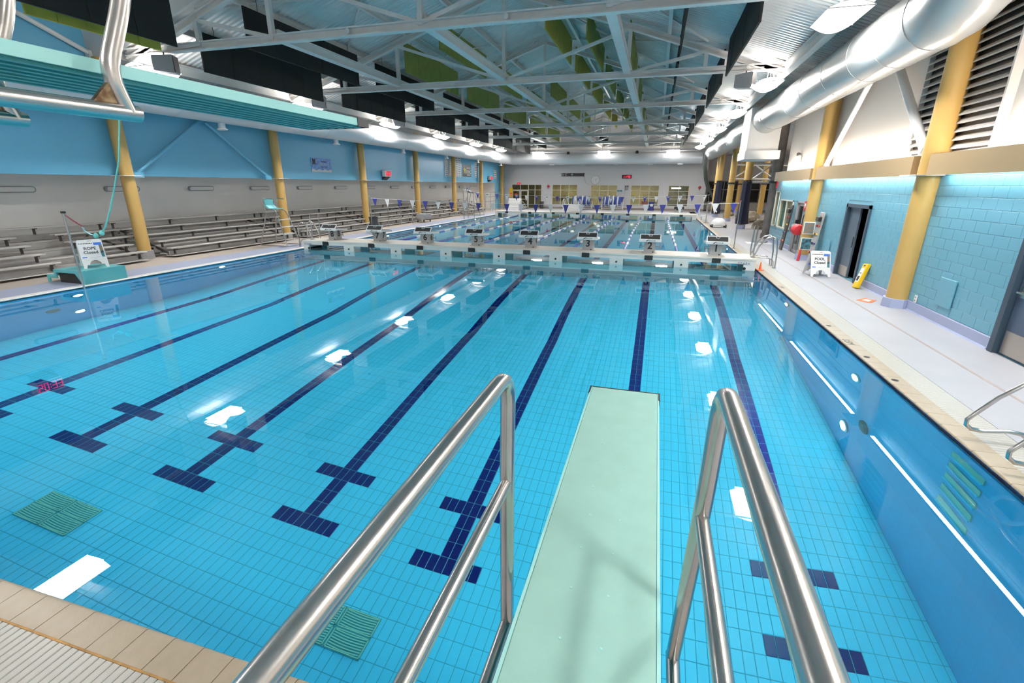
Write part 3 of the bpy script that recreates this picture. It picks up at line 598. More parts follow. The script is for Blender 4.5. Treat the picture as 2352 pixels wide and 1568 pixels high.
# ================================================================== FAR WALL WINDOWS
WLAB = ['glazed double door unit at the blue wall end of the far wall','window of the far wall above the white pool steps','window of the far wall behind the lane rope reels','window of the far wall above the blue bin','lit narrow window at the open end of the far wall']
for n, (x0, x1, z0, z1) in enumerate(FWH):
    o = bpy.data.objects.new(f'window_{n+3}', None); COL.objects.link(o); struct(o, WLAB[n]); o.location = (x0, FWY, z0); w, h = x1-x0, z1-z0
    if n == 0: vx = [0, 1.05, 2.05, 2.85, w]; hz = [0, 2.08, h]
    elif n == 4: vx = [0, w*.52, w]; hz = [0, h*.36, h*.73, h]
    else: vx = [0, w/3, 2*w/3, w]; hz = [0, h*.36, h*.73, h]
    b = MB()
    for x in vx: b.box(x-.03,x+.03,-.03,.08,0,h)
    for z in hz: b.box(0,w,-.03,.08,z-.03,z+.03)
    b.build('window_frame', M['ivory'], o)
    for p, q in zip(vx, vx[1:]):
        for c, e in zip(hz, hz[1:]): MB().box(p+.03,q-.03,.02,.028,c+.03,e-.03).build('pane', M['glass'], o)
    if n == 0:
        for (p, q) in ((.04,1.02),(1.08,2.02)):
            b = MB(); b.box(p,p+.1,-.05,.03,.02,2.04); b.box(q-.1,q,-.05,.03,.02,2.04); b.box(p,q,-.05,.03,1.94,2.04); b.box(p,q,-.05,.03,.02,.2); b.box(p,q,-.07,-.03,.98,1.04); b.build('door_leaf', M['ivory'], o)
        MB().lathe((.55,-.05,1.5), [(.2,0),(.2,.01)], 16, axis='y').build('door_sticker', M['orange'], o)
box_room('wall_lobby', -17.5, 4.8, FWY+.2, 61, .05, 3.1, M['olive'], 'olive lobby behind the far windows', ('y0',))
r = thing('lobby_light', 'bright ceiling light panel in the lit narrow far window', 'light'); MB().box(1.5,2.5,58.6,59.3,2.35,2.5).build('panel', M['roomlight'], r); MB().box(1.45,2.55,58.55,59.35,2.5,2.54).build('frame', M['ivory'], r)
area('room_lamp', (-6,59.2,2.95), (0,0,0), 14, 1.2, 520, (1,.9,.7), r); area('room_lamp', (7.4,24,2.6), (0,0,0), 1, 4, 35, (1,.95,.85), r)
area('room_lamp', (11,44,5.8), (0,0,0), 5, 14, 420, (1,.88,.7), r)
for k, (x, m, w, h, lab) in enumerate(((-10.9,'brown',.8,1.5,'dark brown shelf behind the window above the pool steps'),(-9.9,'green',.8,1.2,'green rack behind the window above the pool steps'),(-1.3,'red',.7,1.0,'red shirt rack behind the window above the blue bin'),(2.9,'uwall',.5,2.0,'cream lockers in the lit narrow far window'))):
    r = thing('shelf_rack', lab, 'shelf', (x, 58.6, .06))
    for z in (.1, .5, .9): MB().box(-w/2,w/2,-.2,.2,z*h,z*h+.03).build('shelf', M['brown'], r)
    for q in range(4): MB().cbox(-w/2+w*q/4+.02,-w/2+w*(q+1)/4-.02,-.15,.1,.55*h,.95*h,.02).build('stock', M[m], r)
# small things on the far wall
def wallbox(name, lab, cat, x, z, w, h, m, d=.08): 
    r = thing(name, lab, cat, (x, FWY, z)); MB().cbox(-w/2,w/2,-d,0,-h/2,h/2,.01).build('body', m, r); return r
r = wallbox('exit_sign', 'red exit sign above the glazed double doors', 'sign', -16.0, 2.87, .38, .2, M['exitglow']); text('lettering', 'EXIT', .13, (0,-.083,0), FACE_NEAR, M['white'], r)
for x, z, l in ((-12.39,2.5,'beside the glazed double doors'),(4.37,2.45,'beside the black netting')):
    r = thing('fire_bell', f'red round fire bell {l}', 'bell', (x, FWY, z)); MB().lathe((0,0,.06), [(.1,-.09),(.16,-.07),(.16,0)], 18, axis='y').build('gong', M['red'], r, smooth=40); MB().box(-.07,.07,-.06,0,-.24,-.08).build('horn_box', M['grey'], r)
r = thing('letter_board', 'long dark letter board with a few white letters on the far wall', 'sign', (-9.54, FWY, 3.83)); MB().cbox(-1.32,1.32,-.07,0,-.17,.17,.01).build('board', M['black'], r)
MB().box(1.2,1.33,-.1,0,-.19,.19).build('end_box', M['black'], r)
for t, x in (('D',-1.15),('C',-.8),('M',-.1)): text('lettering', t, .3, (x,-.075,0), FACE_NEAR, M['paper'], r)
MB().tube([(1.3,-.03,-.15),(1.42,-.03,-.6),(1.6,-.03,-.95),(1.95,-.03,-1.05)], .012, 6).build('cable', M['grey'], r)
r = thing('wall_clock', 'round white wall clock with black hands on the far wall', 'clock', (-6.93, FWY, 3.28)); MB().lathe((0,0,0), [(.5,-.06),(.48,-.04),(.5,0)], 32, axis='y').build('case', M['grey'], r, smooth=40); MB().lathe((0,0,0), [(.47,-.065),(.47,-.03)], 32, axis='y').build('dial', M['white'], r)
for k in range(12):
    a = PI*k/6; MB().bar((.34*math.sin(a),-.07,.34*math.cos(a)),(.42*math.sin(a),-.07,.42*math.cos(a)), .01, .04, up=(0,1,0)).build('hour_mark', M['ink'], r)
for a, L, w in ((PI*.83,.36,.03),(PI*.34,.3,.035)): MB().bar((-.06*math.sin(a),-.075,-.06*math.cos(a)),(L*math.sin(a),-.075,L*math.cos(a)), .01, w, up=(0,1,0)).build('hand', M['ink'], r)
SEG = {'0':'abcdef','1':'bc','2':'abged','3':'abgcd','4':'fgbc','5':'afgcd','6':'afgedc','7':'abc','8':'abcdefg','9':'abcdfg'}
def seven(s, w, h, t, gap):
    b = MB(); x = 0
    for ch in s:
        if ch == ':':
            for z in (.3*h,.65*h): b.box(x+t*.2,x+t*1.2,-.006,0,z,z+t)
            x += t*1.6+gap*.6; continue
        if ch == ' ': x += w+gap; continue
        P = {'a':(0,w,h-t,h),'b':(w-t,w,h/2,h),'c':(w-t,w,0,h/2),'d':(0,w,0,t),'e':(0,t,0,h/2),'f':(0,t,h/2,h),'g':(0,w,h/2-t/2,h/2+t/2)}
        for q in SEG[ch]: e = P[q]; b.box(x+e[0],x+e[1],-.006,0,e[2],e[3])
        x += w+gap
    return b, x-gap
r = thing('digital_clock', 'black digital clock with red digits on the far wall', 'clock', (-3.45, FWY, 3.62)); MB().cbox(-.52,.52,-.1,0,-.19,.19,.015).build('case', M['black'], r)
b, L = seven('11:48', .13, .24, .035, .06); b.build('digits', M['led'], r, loc=(-L/2,-.103,-.12))
r = wallbox('room_sign', 'small teal sign on the far wall beside the rope reels', 'sign', -4.12, 2.09, .55, .18, M['signteal'], .02); MB().box(-.18,.18,-.024,-.02,-.02,.02).build('lettering', M['paper'], r)
r = thing('emergency_light', 'grey emergency light box on the far wall', 'light', (-3.36, FWY, 2.42)); MB().cbox(-.16,.16,-.12,0,-.2,.14,.015).build('battery_box', M['grey'], r)
for s in (-.13, .13): MB().lathe((s,-.1,.2), [(.03,.06),(.07,-.05)], 12, axis='y').build('lamp_head', M['darkgrey'], r)
MB().box(-.22,-.2,-.02,0,-1.9,-.1).build('conduit', M['grey'], r)
for k, (x, lab) in enumerate(((-8.15,'nearer the wall clock'),(-4.7,'nearer the teal sign'))):
    r = thing('rope_reel', f'wheeled reel of coiled blue and white lane rope {lab}', 'reel', (x, 56.2, DZ))
    MB().cyl((-1.15,0,.95),(1.15,0,.95), .05, 10).build('axle', M['steel'], r, smooth=40)
    for s in (-1.15, 1.15):
        b = MB(); b.tube([(s,-.45,.06),(s,-.3,.3),(s,0,.95),(s,.3,.3),(s,.45,.06)], .03, 8); b.build('stand', M['white'], r, smooth=40)
    b = MB(); b.cyl((-1.15,-.42,.15),(1.15,-.42,.15), .03, 8); b.build('rail', M['white'], r)
    x0 = -1.0; q = 0
    while x0 < 1.0:
        R_ = .42+.16*random.random(); c = 'ropewhite' if (q % 3 == 1 or (k == 0 and q in (2,3,4))) else 'ropeblue'
        b = MB(); nn = 14; b.tube([(x0+.02*math.sin(a*3),R_*math.cos(a),.95+R_*math.sin(a)) for a in [2*PI*i/nn for i in range(nn)]], .075, 7, closed=True); b.build('coil', M[c], r, smooth=60); x0 += .155; q += 1
r = thing('wheeled_bin', 'dark blue wheeled bin with white label before the far wall', 'bin', (-.5, 56.6, DZ)); MB().prism([(-.26,0),(.26,0),(.31,.85),(-.31,.85)], lambda u, v, dd: (u, dd, v), -.3, .3).build('body', M['navy'], r); MB().cbox(-.34,.34,-.33,.33,.85,.93,.02).build('lid', M['navy'], r); MB().box(-.12,.16,-.315,-.30,.45,.7).build('label', M['paper'], r)
for s in (-.3,.3): MB().lathe((s,.25,.1), [(.1,-.03),(.1,.03)], 12, axis='x').build('wheel', M['black'], r)
r = thing('waste_bin', 'small dark bin beside the glazed double doors', 'bin', (-12.95, 56.6, DZ)); MB().lathe((0,0,0), [(.2,0),(.26,.75)], 16).build('body', M['bin'], r, smooth=40); MB().lathe((0,0,.75), [(.28,0),(.26,.06)], 16).build('rim', M['black'], r)
r = thing('equipment_cart', 'low black equipment cart with wheels before the lit window', 'cart', (2.4, 55.6, DZ)); MB().cbox(-.5,.5,-.3,.3,.14,.5,.03).build('body', M['black'], r)
for sx in (-.38,.38): MB().lathe((sx,-.3,.12), [(.12,-.03),(.12,.03)], 12, axis='y').build('wheel', M['grey'], r)
r = thing('pool_steps', 'white portable pool steps with looped handrails at the far end', 'steps', (-8.9, 53.6, DZ)); 
for q in range(3): MB().cbox(-.9,.9,-.5+.3*q,.5,.0+.22*q,.2+.22*q,.01).build('tread', M['white'], r)
for s in (-.85,.85): MB().tube([(s,-.6,.3),(s,-.55,1.05),(s,-.3,1.2),(s,.35,1.2),(s,.5,1.05),(s,.5,.5)], .03, 8).build('handrail', M['white'], r, smooth=40)
r = thing('pool_stairs', 'white moulded stairs with rails by the glazed doors', 'steps', (-15.4, 53.4, DZ))
for q in range(5): MB().cbox(-.7,.7,-.7+.26*q,.7,.24*q,.22+.24*q,.01).build('tread', M['white'], r)
for s in (.75,): MB().tube([(s+.9,-.5,.05),(s+.5,-.3,.7),(s+.1,0,1.0),(s,.5,1.0),(s,.7,.1)], .025, 8).build('handrail', M['steel'], r, smooth=40)
r = thing('caution_board', 'yellow and orange caution board by the blue wall end', 'sign', (-16.7, 56.6, DZ)); MB().box(-.2,.2,-.03,0,1.3,2.3).build('panel', M['yel'], r); MB().box(-.14,.14,-.035,-.03,1.4,1.75).build('warning_patch', M['orange'], r); MB().cyl((0,.03,0),(0,.03,2.2), .03, 8).build('post', M['grey'], r)
NUM = ['one','two','three','four','five','six','seven','eight']
# ================================================================== BULKHEADS, BLOCKS, LANE ROPES
def bulkhead(y0, label, full):
    D_ = 1.25; x0, x1 = XL+.0, XR-.05; zt, zs = .39, .21; r = thing('pool_bulkhead', label, 'bulkhead', (0, y0, 0))
    slots = [(X-.86, X+.86, -.25, zs) for X in LX]
    b = MB()
    for ya, yb in ((0,.08),(D_-.08,D_)):
        for y in (ya, yb): holes_mesh(b, x0, x1, -1.3, zt-.05, slots, lambda u, v, y=y: (u, y, v))
        for s in slots:
            for u in s[:2]: b.quad((u,ya,s[2]),(u,yb,s[2]),(u,yb,s[3]),(u,ya,s[3]))
            for v in s[2:]: b.quad((s[0],ya,v),(s[1],ya,v),(s[1],yb,v),(s[0],yb,v))
    for x in (x0, x1): b.quad((x,0,-1.3),(x,D_,-1.3),(x,D_,zt-.05),(x,0,zt-.05))
    b.build('hull', M['bulk'], r)
    MB().cbox(x0-.01,x1+.01,-.02,D_+.02,zt-.05,zt,.015).build('deck_slab', M['bulktop'], r)
    MB().box(x0,x1,-.03,-.018,zt-.055,zt-.012).build('edge_trim', M['bulk'], r)
    for i, X in enumerate(LX):
        MB().cbox(X-.135,X+.135,-.055,-.0,.205,.365,.006).build('target_plate', M['black'], r)
        if full:
            b = MB(); b.box(X-.13,X+.13,-.05,-.01,-.14,.02); b.box(X-.28,X+.28,-.045,-.015,-.025,.01); b.build('rope_anchor', M['greyplate'], r)
    for X in [LX[i]-1.0945 for i in range(7)]: MB().lathe((X,-.005,.09), [(.035,-.012),(.035,.01)], 12, axis='y').build('eye_bolt', M['black'], r)
    if full:
        for X in (2.98,-14.1): text('lettering', 'STARK', .13, (X, -.012, .22), FACE_NEAR, mat('blue_grey_ink', (.18,.22,.34), .5), r); MB().lathe((X+.02,-.008,.06), [(.05,-.01),(.05,.01)], 14, axis='y').build('drain_port', M['black'], r)
    return r
bulkhead(17.2, 'ivory bulkhead bridge carrying the numbered starting blocks', True)
bulkhead(43.4, 'far ivory bulkhead bridge without starting blocks', False)
def starting_block(i):
    n = str(i+1); r = thing('starting_block', f'grey starting block numbered {NUM[i]} on the bulkhead', 'starting block', (LX[i], 17.85, .39), 0, 'starting blocks on the bulkhead')
    b = MB(); b.prism([(-.19,0),(.19,0),(.19,.44),(-.19,.44)], lambda u, v, dd: (u+0*v, dd, v), -.17, .22); b.build('pedestal', M['blockgrey'], r)
    MB().box(-.26,.26,-.2,.25,0,.012).build('foot_plate', M['blockgrey'], r)
    # sloping top: low side toward the far pool
    b = MB(); b.prism([(-.34,.50),(-.34,.42),(.42,.36),(.42,.44)], lambda u, v, dd: (dd, u*1.0, v), -.36, .36); top = b.build('platform', M['white'], r)
    b = MB(); b.prism([(-.30,.503),(-.30,.513),(.38,.45),(.38,.44)], lambda u, v, dd: (dd, u, v), -.31, .31); b.build('tread', M['tread'], top)
    fin = MB(); fin.prism([(-.36,.50),(-.40,.50),(-.26,.635),(-.22,.635)], lambda u, v, dd: (dd, u, v), -.33, .33); fo = fin.build('kick_fin', M['tread'], r)
    f2 = MB(); f2.bar((-.34,-.40,.49),(-.34,-.25,.645), .03, .03); f2.bar((.34,-.40,.49),(.34,-.25,.645), .03, .03); f2.bar((-.34,-.245,.645),(.34,-.245,.645), .03, .03); f2.build('fin_frame', M['white'], fo)
    b = MB(); b.tube([(-.06,-.27,.645),(-.05,-.31,.60),(.05,-.31,.60),(.06,-.27,.645)], .01, 6); b.build('grip', M['steelwhite'], fo)
    MB().cbox(-.38,.38,-.43,-.33,.40,.50,.012).build('rear_beam', M['white'], r)
    text('lettering', 'ACCUR', .07, (.06,-.433,.45), FACE_NEAR, M['ink'], r); b = MB(); b.prism([(-.16,.425),(-.11,.425),(-.03,.485),(-.09,.475)], lambda u, v, dd: (u, dd, v), -.436, -.43); b.build('logo', M['ink'], r)
    text('lettering', n, .34, (0,-.173,.24), FACE_NEAR, M['ink'], r, bold=.008); text('lettering', n, .34, (.193,.02,.24), FACE_RIGHT, M['ink'], r, bold=.008)
    for s in (-1, 1):
        b = MB(); b.cyl((s*.19,.1,.2),(s*.34,.1,.2), .012, 8); b.cyl((s*.34,.1,.12),(s*.34,.1,.28), .012, 8); b.build('hand_grip', M['grey'], r)
    MB().lathe((.12,-.175,.03), [(.025,-.01),(.025,.0)], 10, axis='y').build('bolt', M['ink'], r)
for i in range(8): starting_block(i)
fl = {}
prof = []
for k in range(9): prof += [(.035,k*.1+.0),(.062,k*.1+.02),(.062,k*.1+.075),(.035,k*.1+.095)]
for c in ('ropeblue','ropewhite'): b = MB(); b.lathe((0,0,0), prof, 9, axis='y'); fl[c] = b.mesh('float', M[c], smooth=35)
for i in range(7):
    X = LX[i]-1.0945; r = thing('lane_rope', f'blue and white lane rope floating between lanes {NUM[i]} and {NUM[i+1]}', 'lane rope', (X, 18.5, 0), 0, 'lane ropes')
    MB().cyl((0,-.05,.02),(0,24.85,.02), .012, 6).build('cable', M['grey'], r)
    y = .1; q = 0
    while y < 23.95:
        blue = y < 3.4 or y > 21.2 or q % 2 == 0
        put('float', fl['ropeblue' if blue else 'ropewhite'], r, (.03*math.sin(y*.35+i), y, .012)); y += .91; q += 1
# ---- pennant lines
def pennants(y, x0, x1, n, z, sag, w, h, label, skip=()):
    r = thing('pennant_line', label, 'flags', (0, y, 0)); zz = lambda x: z-sag*(1-((x-(x0+x1)/2)/((x1-x0)/2))**2)
    MB().tube([(x0+(x1-x0)*k/24, 0, zz(x0+(x1-x0)*k/24)) for k in range(25)], .009, 5).build('line', M['paper'], r)
    for k in range(n):
        x = x0+(x1-x0)*(k+.35)/(n-.3); t = random.uniform(-.03,.03); b = MB()
        b.prism([(-w/2,0),(w/2,0),(t,-h)], lambda u, v, dd: (x+u, dd+v*.06*(k % 3-1), zz(x)+v), -.003, .003); pe = b.build('pennant', M['flagblue' if k % 2 == 0 else 'flagwhite'], r)
        if y > 30: MB().box(x-.08,x+.08,-.006,-.003,zz(x)-.1,zz(x)-.06).build('print', M['paper' if k % 2 == 0 else 'ink'], pe)
pennants(22.9, -14.5, 3.45, 25, 1.97, .18, .28, .42, 'near line of blue and white pennants over the lanes')
pennants(38.4, -14.5, 3.6, 22, 2.05, .22, .30, .45, 'far line of blue and white pennants before the second bulkhead')
for x, y, l in ((-14.55,22.9,'left end of the near pennant line'),(3.45,22.9,'right end of the near pennant line'),(-14.55,38.4,'left end of the far pennant line'),(3.62,38.4,'right end of the far pennant line')):
    r = thing('flag_pole', f'slim steel pole holding the {l}', 'pole', (x, y, DZ)); MB().cyl((0,0,0),(0,0,1.98), .022, 10).build('tube', M['steel'], r, smooth=40); MB().lathe((0,0,0), [(.06,0),(.06,.02),(.03,.04)], 12).build('socket', M['steel'], r); MB().lathe((0,0,1.98), [(.026,0),(.02,.05)], 10).build('cap', M['red'] if x > 0 and y < 30 else M['white'], r)
# ================================================================== BLEACHERS
RX = [-16.95,-17.5,-18.05,-18.6,-19.15]; RZ = [.42,.64,.86,1.08,1.31]
def bleacher(y0, y1, label, gap0=.4, gap1=.4, aisle=None):
    r = thing('bleacher', label, 'bleacher', (0, 0, DZ), 0, 'aluminium bleachers')
    for k in range(5):
        a = y0+(gap0 if k < 2 else .02); c = y1-(gap1 if k < 2 else .02); x, z = RX[k], RZ[k]-DZ
        runs = [(a, c)] if not aisle or k == 4 else [(a, aisle[0]), (aisle[1], c)]
        for (p, q) in runs:
            MB().cbox(x-.13,x+.13,p,q,z-.045,z,.006).build('seat_plank', M['alu'], r)
            n = max(2, int((q-p)/1.8)+1)
            for i in range(n):
                y = p+.2+(q-p-.4)*i/(n-1); b = MB(); b.box(x-.11,x+.13,y-.03,y+.03,z-.07,z-.045); b.box(x-.02,x+.02,y-.03,y+.03,z-.24,z-.06); b.build('bracket', M['bracket'], r)
        if k < 4: MB().cbox(x-.50,x-.18,a,c,z-.25,z-.21,.006).build('foot_plank', M['alu'], r)
        MB().box(x-.20,x-.18,a,c,max(.07,z-.43),z-.255).build('riser', M['aludk'], r)
        if k == 0: MB().cbox(x-.06,x-.03,a,c,.08,.24,.005).build('front_panel', M['aludk'], r); MB().cbox(x-.2,x+.16,a,c,.06,.085,.005).build('foot_plank', M['alu'], r)
    for y in (y0+gap0+.1, y1-gap1-.1):
        b = MB(); b.bar((-17.0,y,.1),(-19.4,y,.95), .05, .08); b.bar((-19.4,y,0),(-19.4,y,1.0), .05, .05); b.bar((-17.9,y,0),(-17.9,y,.4), .05, .05); b.build('under_frame', M['bracket'], r)
bleacher(2.5, TRY[1], 'aluminium bleacher unit with an aisle behind the rope closed sign', .1, .45, (9.75, 10.75))
for k in range(1, 6): bleacher(TRY[k], TRY[k+1], f'aluminium bleacher unit between the {ORD[k]} and {ORD[k+1]} ochre columns', .45, .45)
for k in range(13):
    y = 7.2+3.42*k; r = thing('wall_light', f'long grey oval wall light above the bleachers, {(ORD+["thirteenth"])[k]} from the diving boards', 'light', (-19.68, y, 2.45), 0, 'oval wall lights in the recess')
    ov = lambda L, h: [(L*sx+h*math.cos(a), h*math.sin(a)) for sx, a0 in ((1,-R90),(-1,R90)) for a in [a0+PI*i/6 for i in range(7)]]
    b = MB(); b.prism(ov(.55,.1), lambda u, v, dd: (dd, u, v), 0, .06); b.build('housing', M['grey'], r, smooth=30); b = MB(); b.prism(ov(.52,.07), lambda u, v, dd: (dd, u, v), .06, .1); b.build('lens', M['lens'], r, smooth=30)
# ---- left wall things
r = thing('wall_banner', 'blue wave printed club banner on the blue wall', 'banner', (-17.89, 23.67, 3.65)); 
MB().box(0,.015,-.84,.84,-.36,.36).build('sheet', M['posterblue'], r); wv = [(-.84,-.36)]+[(-.84+1.68*k/24, -.24+.035*math.sin(k*.9)) for k in range(25)]+[(.84,-.36)]
MB().prism(wv, lambda u, v, dd: (dd, u, v), .015, .02).build('wave_border', M['paper'], r)
b = MB(); b.prism([(-.76,.33),(-.62,.27),(-.46,.33),(-.5,.1),(-.44,.0),(-.62,.04),(-.76,.0),(-.7,.1)], lambda u, v, dd: (dd, u, v), .015, .02); b.build('emblem', M['ink'], r)
text('lettering', 'MANTA RAYS', .15, (.022,.2,.03), FACE_RIGHT, M['paper'], r); text('lettering', 'Marathon', .12, (.022,.2,.18), FACE_RIGHT, M['ink'], r); text('lettering', 'SWIM CLUB', .11, (.022,.2,-.1), FACE_RIGHT, M['navy'], r)
def pace(y, z, label, mirror=None):
    r = thing('pace_clock', label, 'clock', (-17.55, y, z)); MB().cbox(-.28,0,-.36,.36,-.2,.2,.01).build('case', M['white'], r); MB().box(0,.006,-.31,.31,-.16,.16).build('display', M['ledoff'], r)
    b, L = seven('50:33', .12, .25, .028, .03); o = b.build('digits', M['led'], r); o.rotation_euler = (0,0,R90); o.location = (.009,-L/2,-.125)
    MB().prism([(-.32,-.2),(-.02,-.2),(-.32,-.42)], lambda u, v, dd: (u, dd, v), -.3, .3).build('bracket', M['black'], r)
pace(30.15, 3.36, 'red digit pace clock on the blue wall beside the blue banner'); pace(8.95, 3.33, 'red digit pace clock on the blue wall nearest the diving boards'); pace(51.9, 3.4, 'small red pace clock at the far end of the blue wall')
vb = [(40.6,.85,4.05,1.35,8),(41.55,.85,4.1,1.4,8),(42.85,.7,4.2,1.65,10),(43.55,.75,4.22,1.7,9),(47.95,.65,4.1,1.45,7),(54.15,.9,3.8,.87,4)]
BLAB = ['first hanging record sheet before the fifth column','second hanging record sheet before the fifth column','first hanging record sheet behind the fifth column','second hanging record sheet behind the fifth column','narrow record sheet beside the dark star poster','small notice sheet beside the far pace clock']
for (y, w, z, h, n), lab in zip(vb, BLAB):
    r = thing('record_sheet', 'white '+lab, 'sheet', (-17.89, y, z)); MB().box(0,.012,-w/2,w/2,-h/2,h/2).build('sheet', M['paper'], r)
    for q in range(n): ww = w*random.uniform(.25,.4); MB().box(.012,.016,-ww,ww,h/2-h*(q+.7)/n,h/2-h*(q+.35)/n).build('print', M['red'] if 'star' in lab and q in (2,3) else M['grey'], r)
r = thing('star_poster', 'dark grey poster with a gold star and white lettering', 'poster', (-17.89, 45.45, 3.97)); MB().box(0,.015,-1.1,1.1,-.55,.55).build('sheet', M['postergrey'], r)
st = [(-.6+(.42 if k % 2 == 0 else .17)*math.sin(PI*k/5), .02+(.42 if k % 2 == 0 else .17)*math.cos(PI*k/5)) for k in range(10)]; MB().prism(st, lambda u, v, dd: (dd, u, v), .015, .02).build('star', M['gold'], r)
text('lettering', 'KMAC', .5, (.02,.4,-.12), FACE_RIGHT, M['paper'], r); text('lettering', 'AWARDS', .26, (.02,.4,.22), FACE_RIGHT, M['paper'], r); MB().box(.015,.02,-.1,.9,-.42,-.36).build('print', M['paper'], r)
# ================================================================== LIFEGUARD CHAIRS, BIN, CARTS ON THE LEFT
def guard_chair(x, y, label, sm, rz=0, s=1.0):
    r = thing('lifeguard_chair', label, 'chair', (x, y, DZ), rz); r.scale = (s, s, s)
    for t in (-1, 1):
        MB().tube([(.62,t*.42,.02),(.22,t*.3,1.35),(.12,t*.28,1.5),(-.08,t*.27,1.56),(-.35,t*.27,1.56)], .022, 8).build('front_leg', M['steel'], r, smooth=40)
        MB().tube([(-.75,t*.45,.02),(-.36,t*.28,1.42)], .022, 8).build('rear_leg', M['steel'], r, smooth=40)
        MB().tube([(-.36,t*.28,1.42),(-.46,t*.3,1.75),(-.38,t*.3,1.95),(-.2,t*.3,2.0),(.12,t*.3,1.98)], .02, 8).build('arm_rail', M['steel'], r, smooth=40)
        MB().cyl((-.75,t*.45,.04),(.62,t*.42,.04), .018, 8).build('skid', M['steel'], r)
    MB().cyl((-.75,-.45,.04),(-.75,.45,.04), .018, 8).build('cross_bar', M['steel'], r)
    for k in range(4):
        f = .15+.22*k; x_, w_ = .62-.40*f/1.0, .42-.12*f; MB().box(x_-.05,x_+.05,-w_,w_,1.38*f,1.38*f+.03).build('rung', M['white'], r)
    b = MB(); b.prism([(.1,1.56),(.08,1.6),(-.2,1.6),(-.36,1.72),(-.44,2.0),(-.48,2.0),(-.42,1.68),(-.24,1.55)], lambda u, v, dd: (u, dd, v), -.24, .24); b.build('seat', sm, r)
guard_chair(-15.75, 17.55, 'steel lifeguard chair with turquoise seat beside the bulkhead', M['teal'])
guard_chair(-15.6, 41.2, 'white lifeguard chair with navy cover at the far pennant line', M['navycover'], 0, 1.25)
r = thing('waste_bin', 'tall dark grey bin at the near pennant pole', 'bin', (-15.25, 24.2, DZ)); MB().lathe((0,0,0), [(.22,0),(.28,.8)], 4).build('body', M['bin'], r); MB().lathe((0,0,.8), [(.3,0),(.3,.06)], 4).build('lid', M['black'], r)
r = thing('guard_rail', 'low steel railing before the far bleachers', 'railing', (-16.4, 26.2, DZ))
for q in range(4): MB().cyl((0,q*1.6,0),(0,q*1.6,1.0), .025, 8).build('post', M['steel'], r, smooth=40)
for z in (.5,1.0): MB().cyl((0,0,z),(0,4.8,z), .022, 8).build('rail', M['steel'], r, smooth=40)
r = thing('guard_rail', 'steel railing beyond the white lifeguard chair', 'railing', (-16.6, 47.0, DZ))
for q in range(4): MB().cyl((0,q*1.6,0),(0,q*1.6,1.9), .03, 8).build('post', M['steel'], r)
for z in (1.0,1.45,1.9): MB().cyl((0,0,z),(0,4.8,z), .025, 8).build('rail', M['steel'], r)
r = thing('storage_cart', 'small wire cart before the fourth column', 'cart', (-16.2, 32.4, DZ)); MB().cbox(-.3,.3,-.6,.6,.25,.6,.02).build('basket', M['grey'], r)
for sx in (-.25,.25):
    for sy in (-.5,.5): MB().lathe((sx,sy,.08), [(.08,-.02),(.08,.02)], 10, axis='x').build('wheel', M['black'], r)
r = thing('lift_frame', 'tall steel frame at the left pool edge before the far chair', 'frame', (-14.75, 36.6, DZ))
for q in (0,.9): MB().cyl((0,q,0),(0,q,2.3), .035, 8).build('post', M['steel'], r, smooth=40)
for z in (.7,1.4,2.2): MB().cyl((0,0,z),(0,.9,z), .025, 8).build('rung', M['steel'], r)
def stair_rail(name, x, y, label, s):
    r = thing(name, label, 'handrail', (x, y, DZ))
    for t in (0, .55):
        MB().tube([(0,t,.33),(-.02*s,t,.5),(.0,t,1.35)], .024, 8).build('upright', M['steel'], r, smooth=40)
        MB().tube([(.02*s,t,.4),(.12*s,t,.7),(.32*s,t,.98),(.5*s,t,1.03),(.62*s,t,.95),(.68*s,t,.5),(.7*s,t,0)], .024, 8).build('loop', M['steel'], r, smooth=40)
        MB().tube([(.1*s,t,.34),(.5*s,t,.32),(.62*s,t,.22),(.64*s,t,0)], .02, 8).build('lower_rail', M['steel'], r, smooth=40)
        MB().lathe((.69*s,t,0), [(.05,0),(.05,.015)], 10).build('foot_flange', M['steel'], r)
    MB().box(-.08,.06,-.05,.12,.331,.345).build('foot_pad', M['darkgrey'], r)
stair_rail('access_rail', 3.3, 17.6, 'steel bulkhead access handrails beside block one', 1); stair_rail('access_rail', -14.1, 17.5, 'steel bulkhead access handrails beside block eight', -1)
r = thing('orange_marker', 'tiny orange marker cone on the bulkhead end', 'cone', (3.33, 17.35, .39)); r.location = (3.45, 17.05, DZ); MB().lathe((0,0,0), [(.09,0),(.08,.02),(.045,.03),(.015,.26)], 12).build('cone', M['orange'], r, smooth=40); MB().cbox(-.1,.1,-.1,.1,0,.02,.004).build('foot', M['orange'], r)
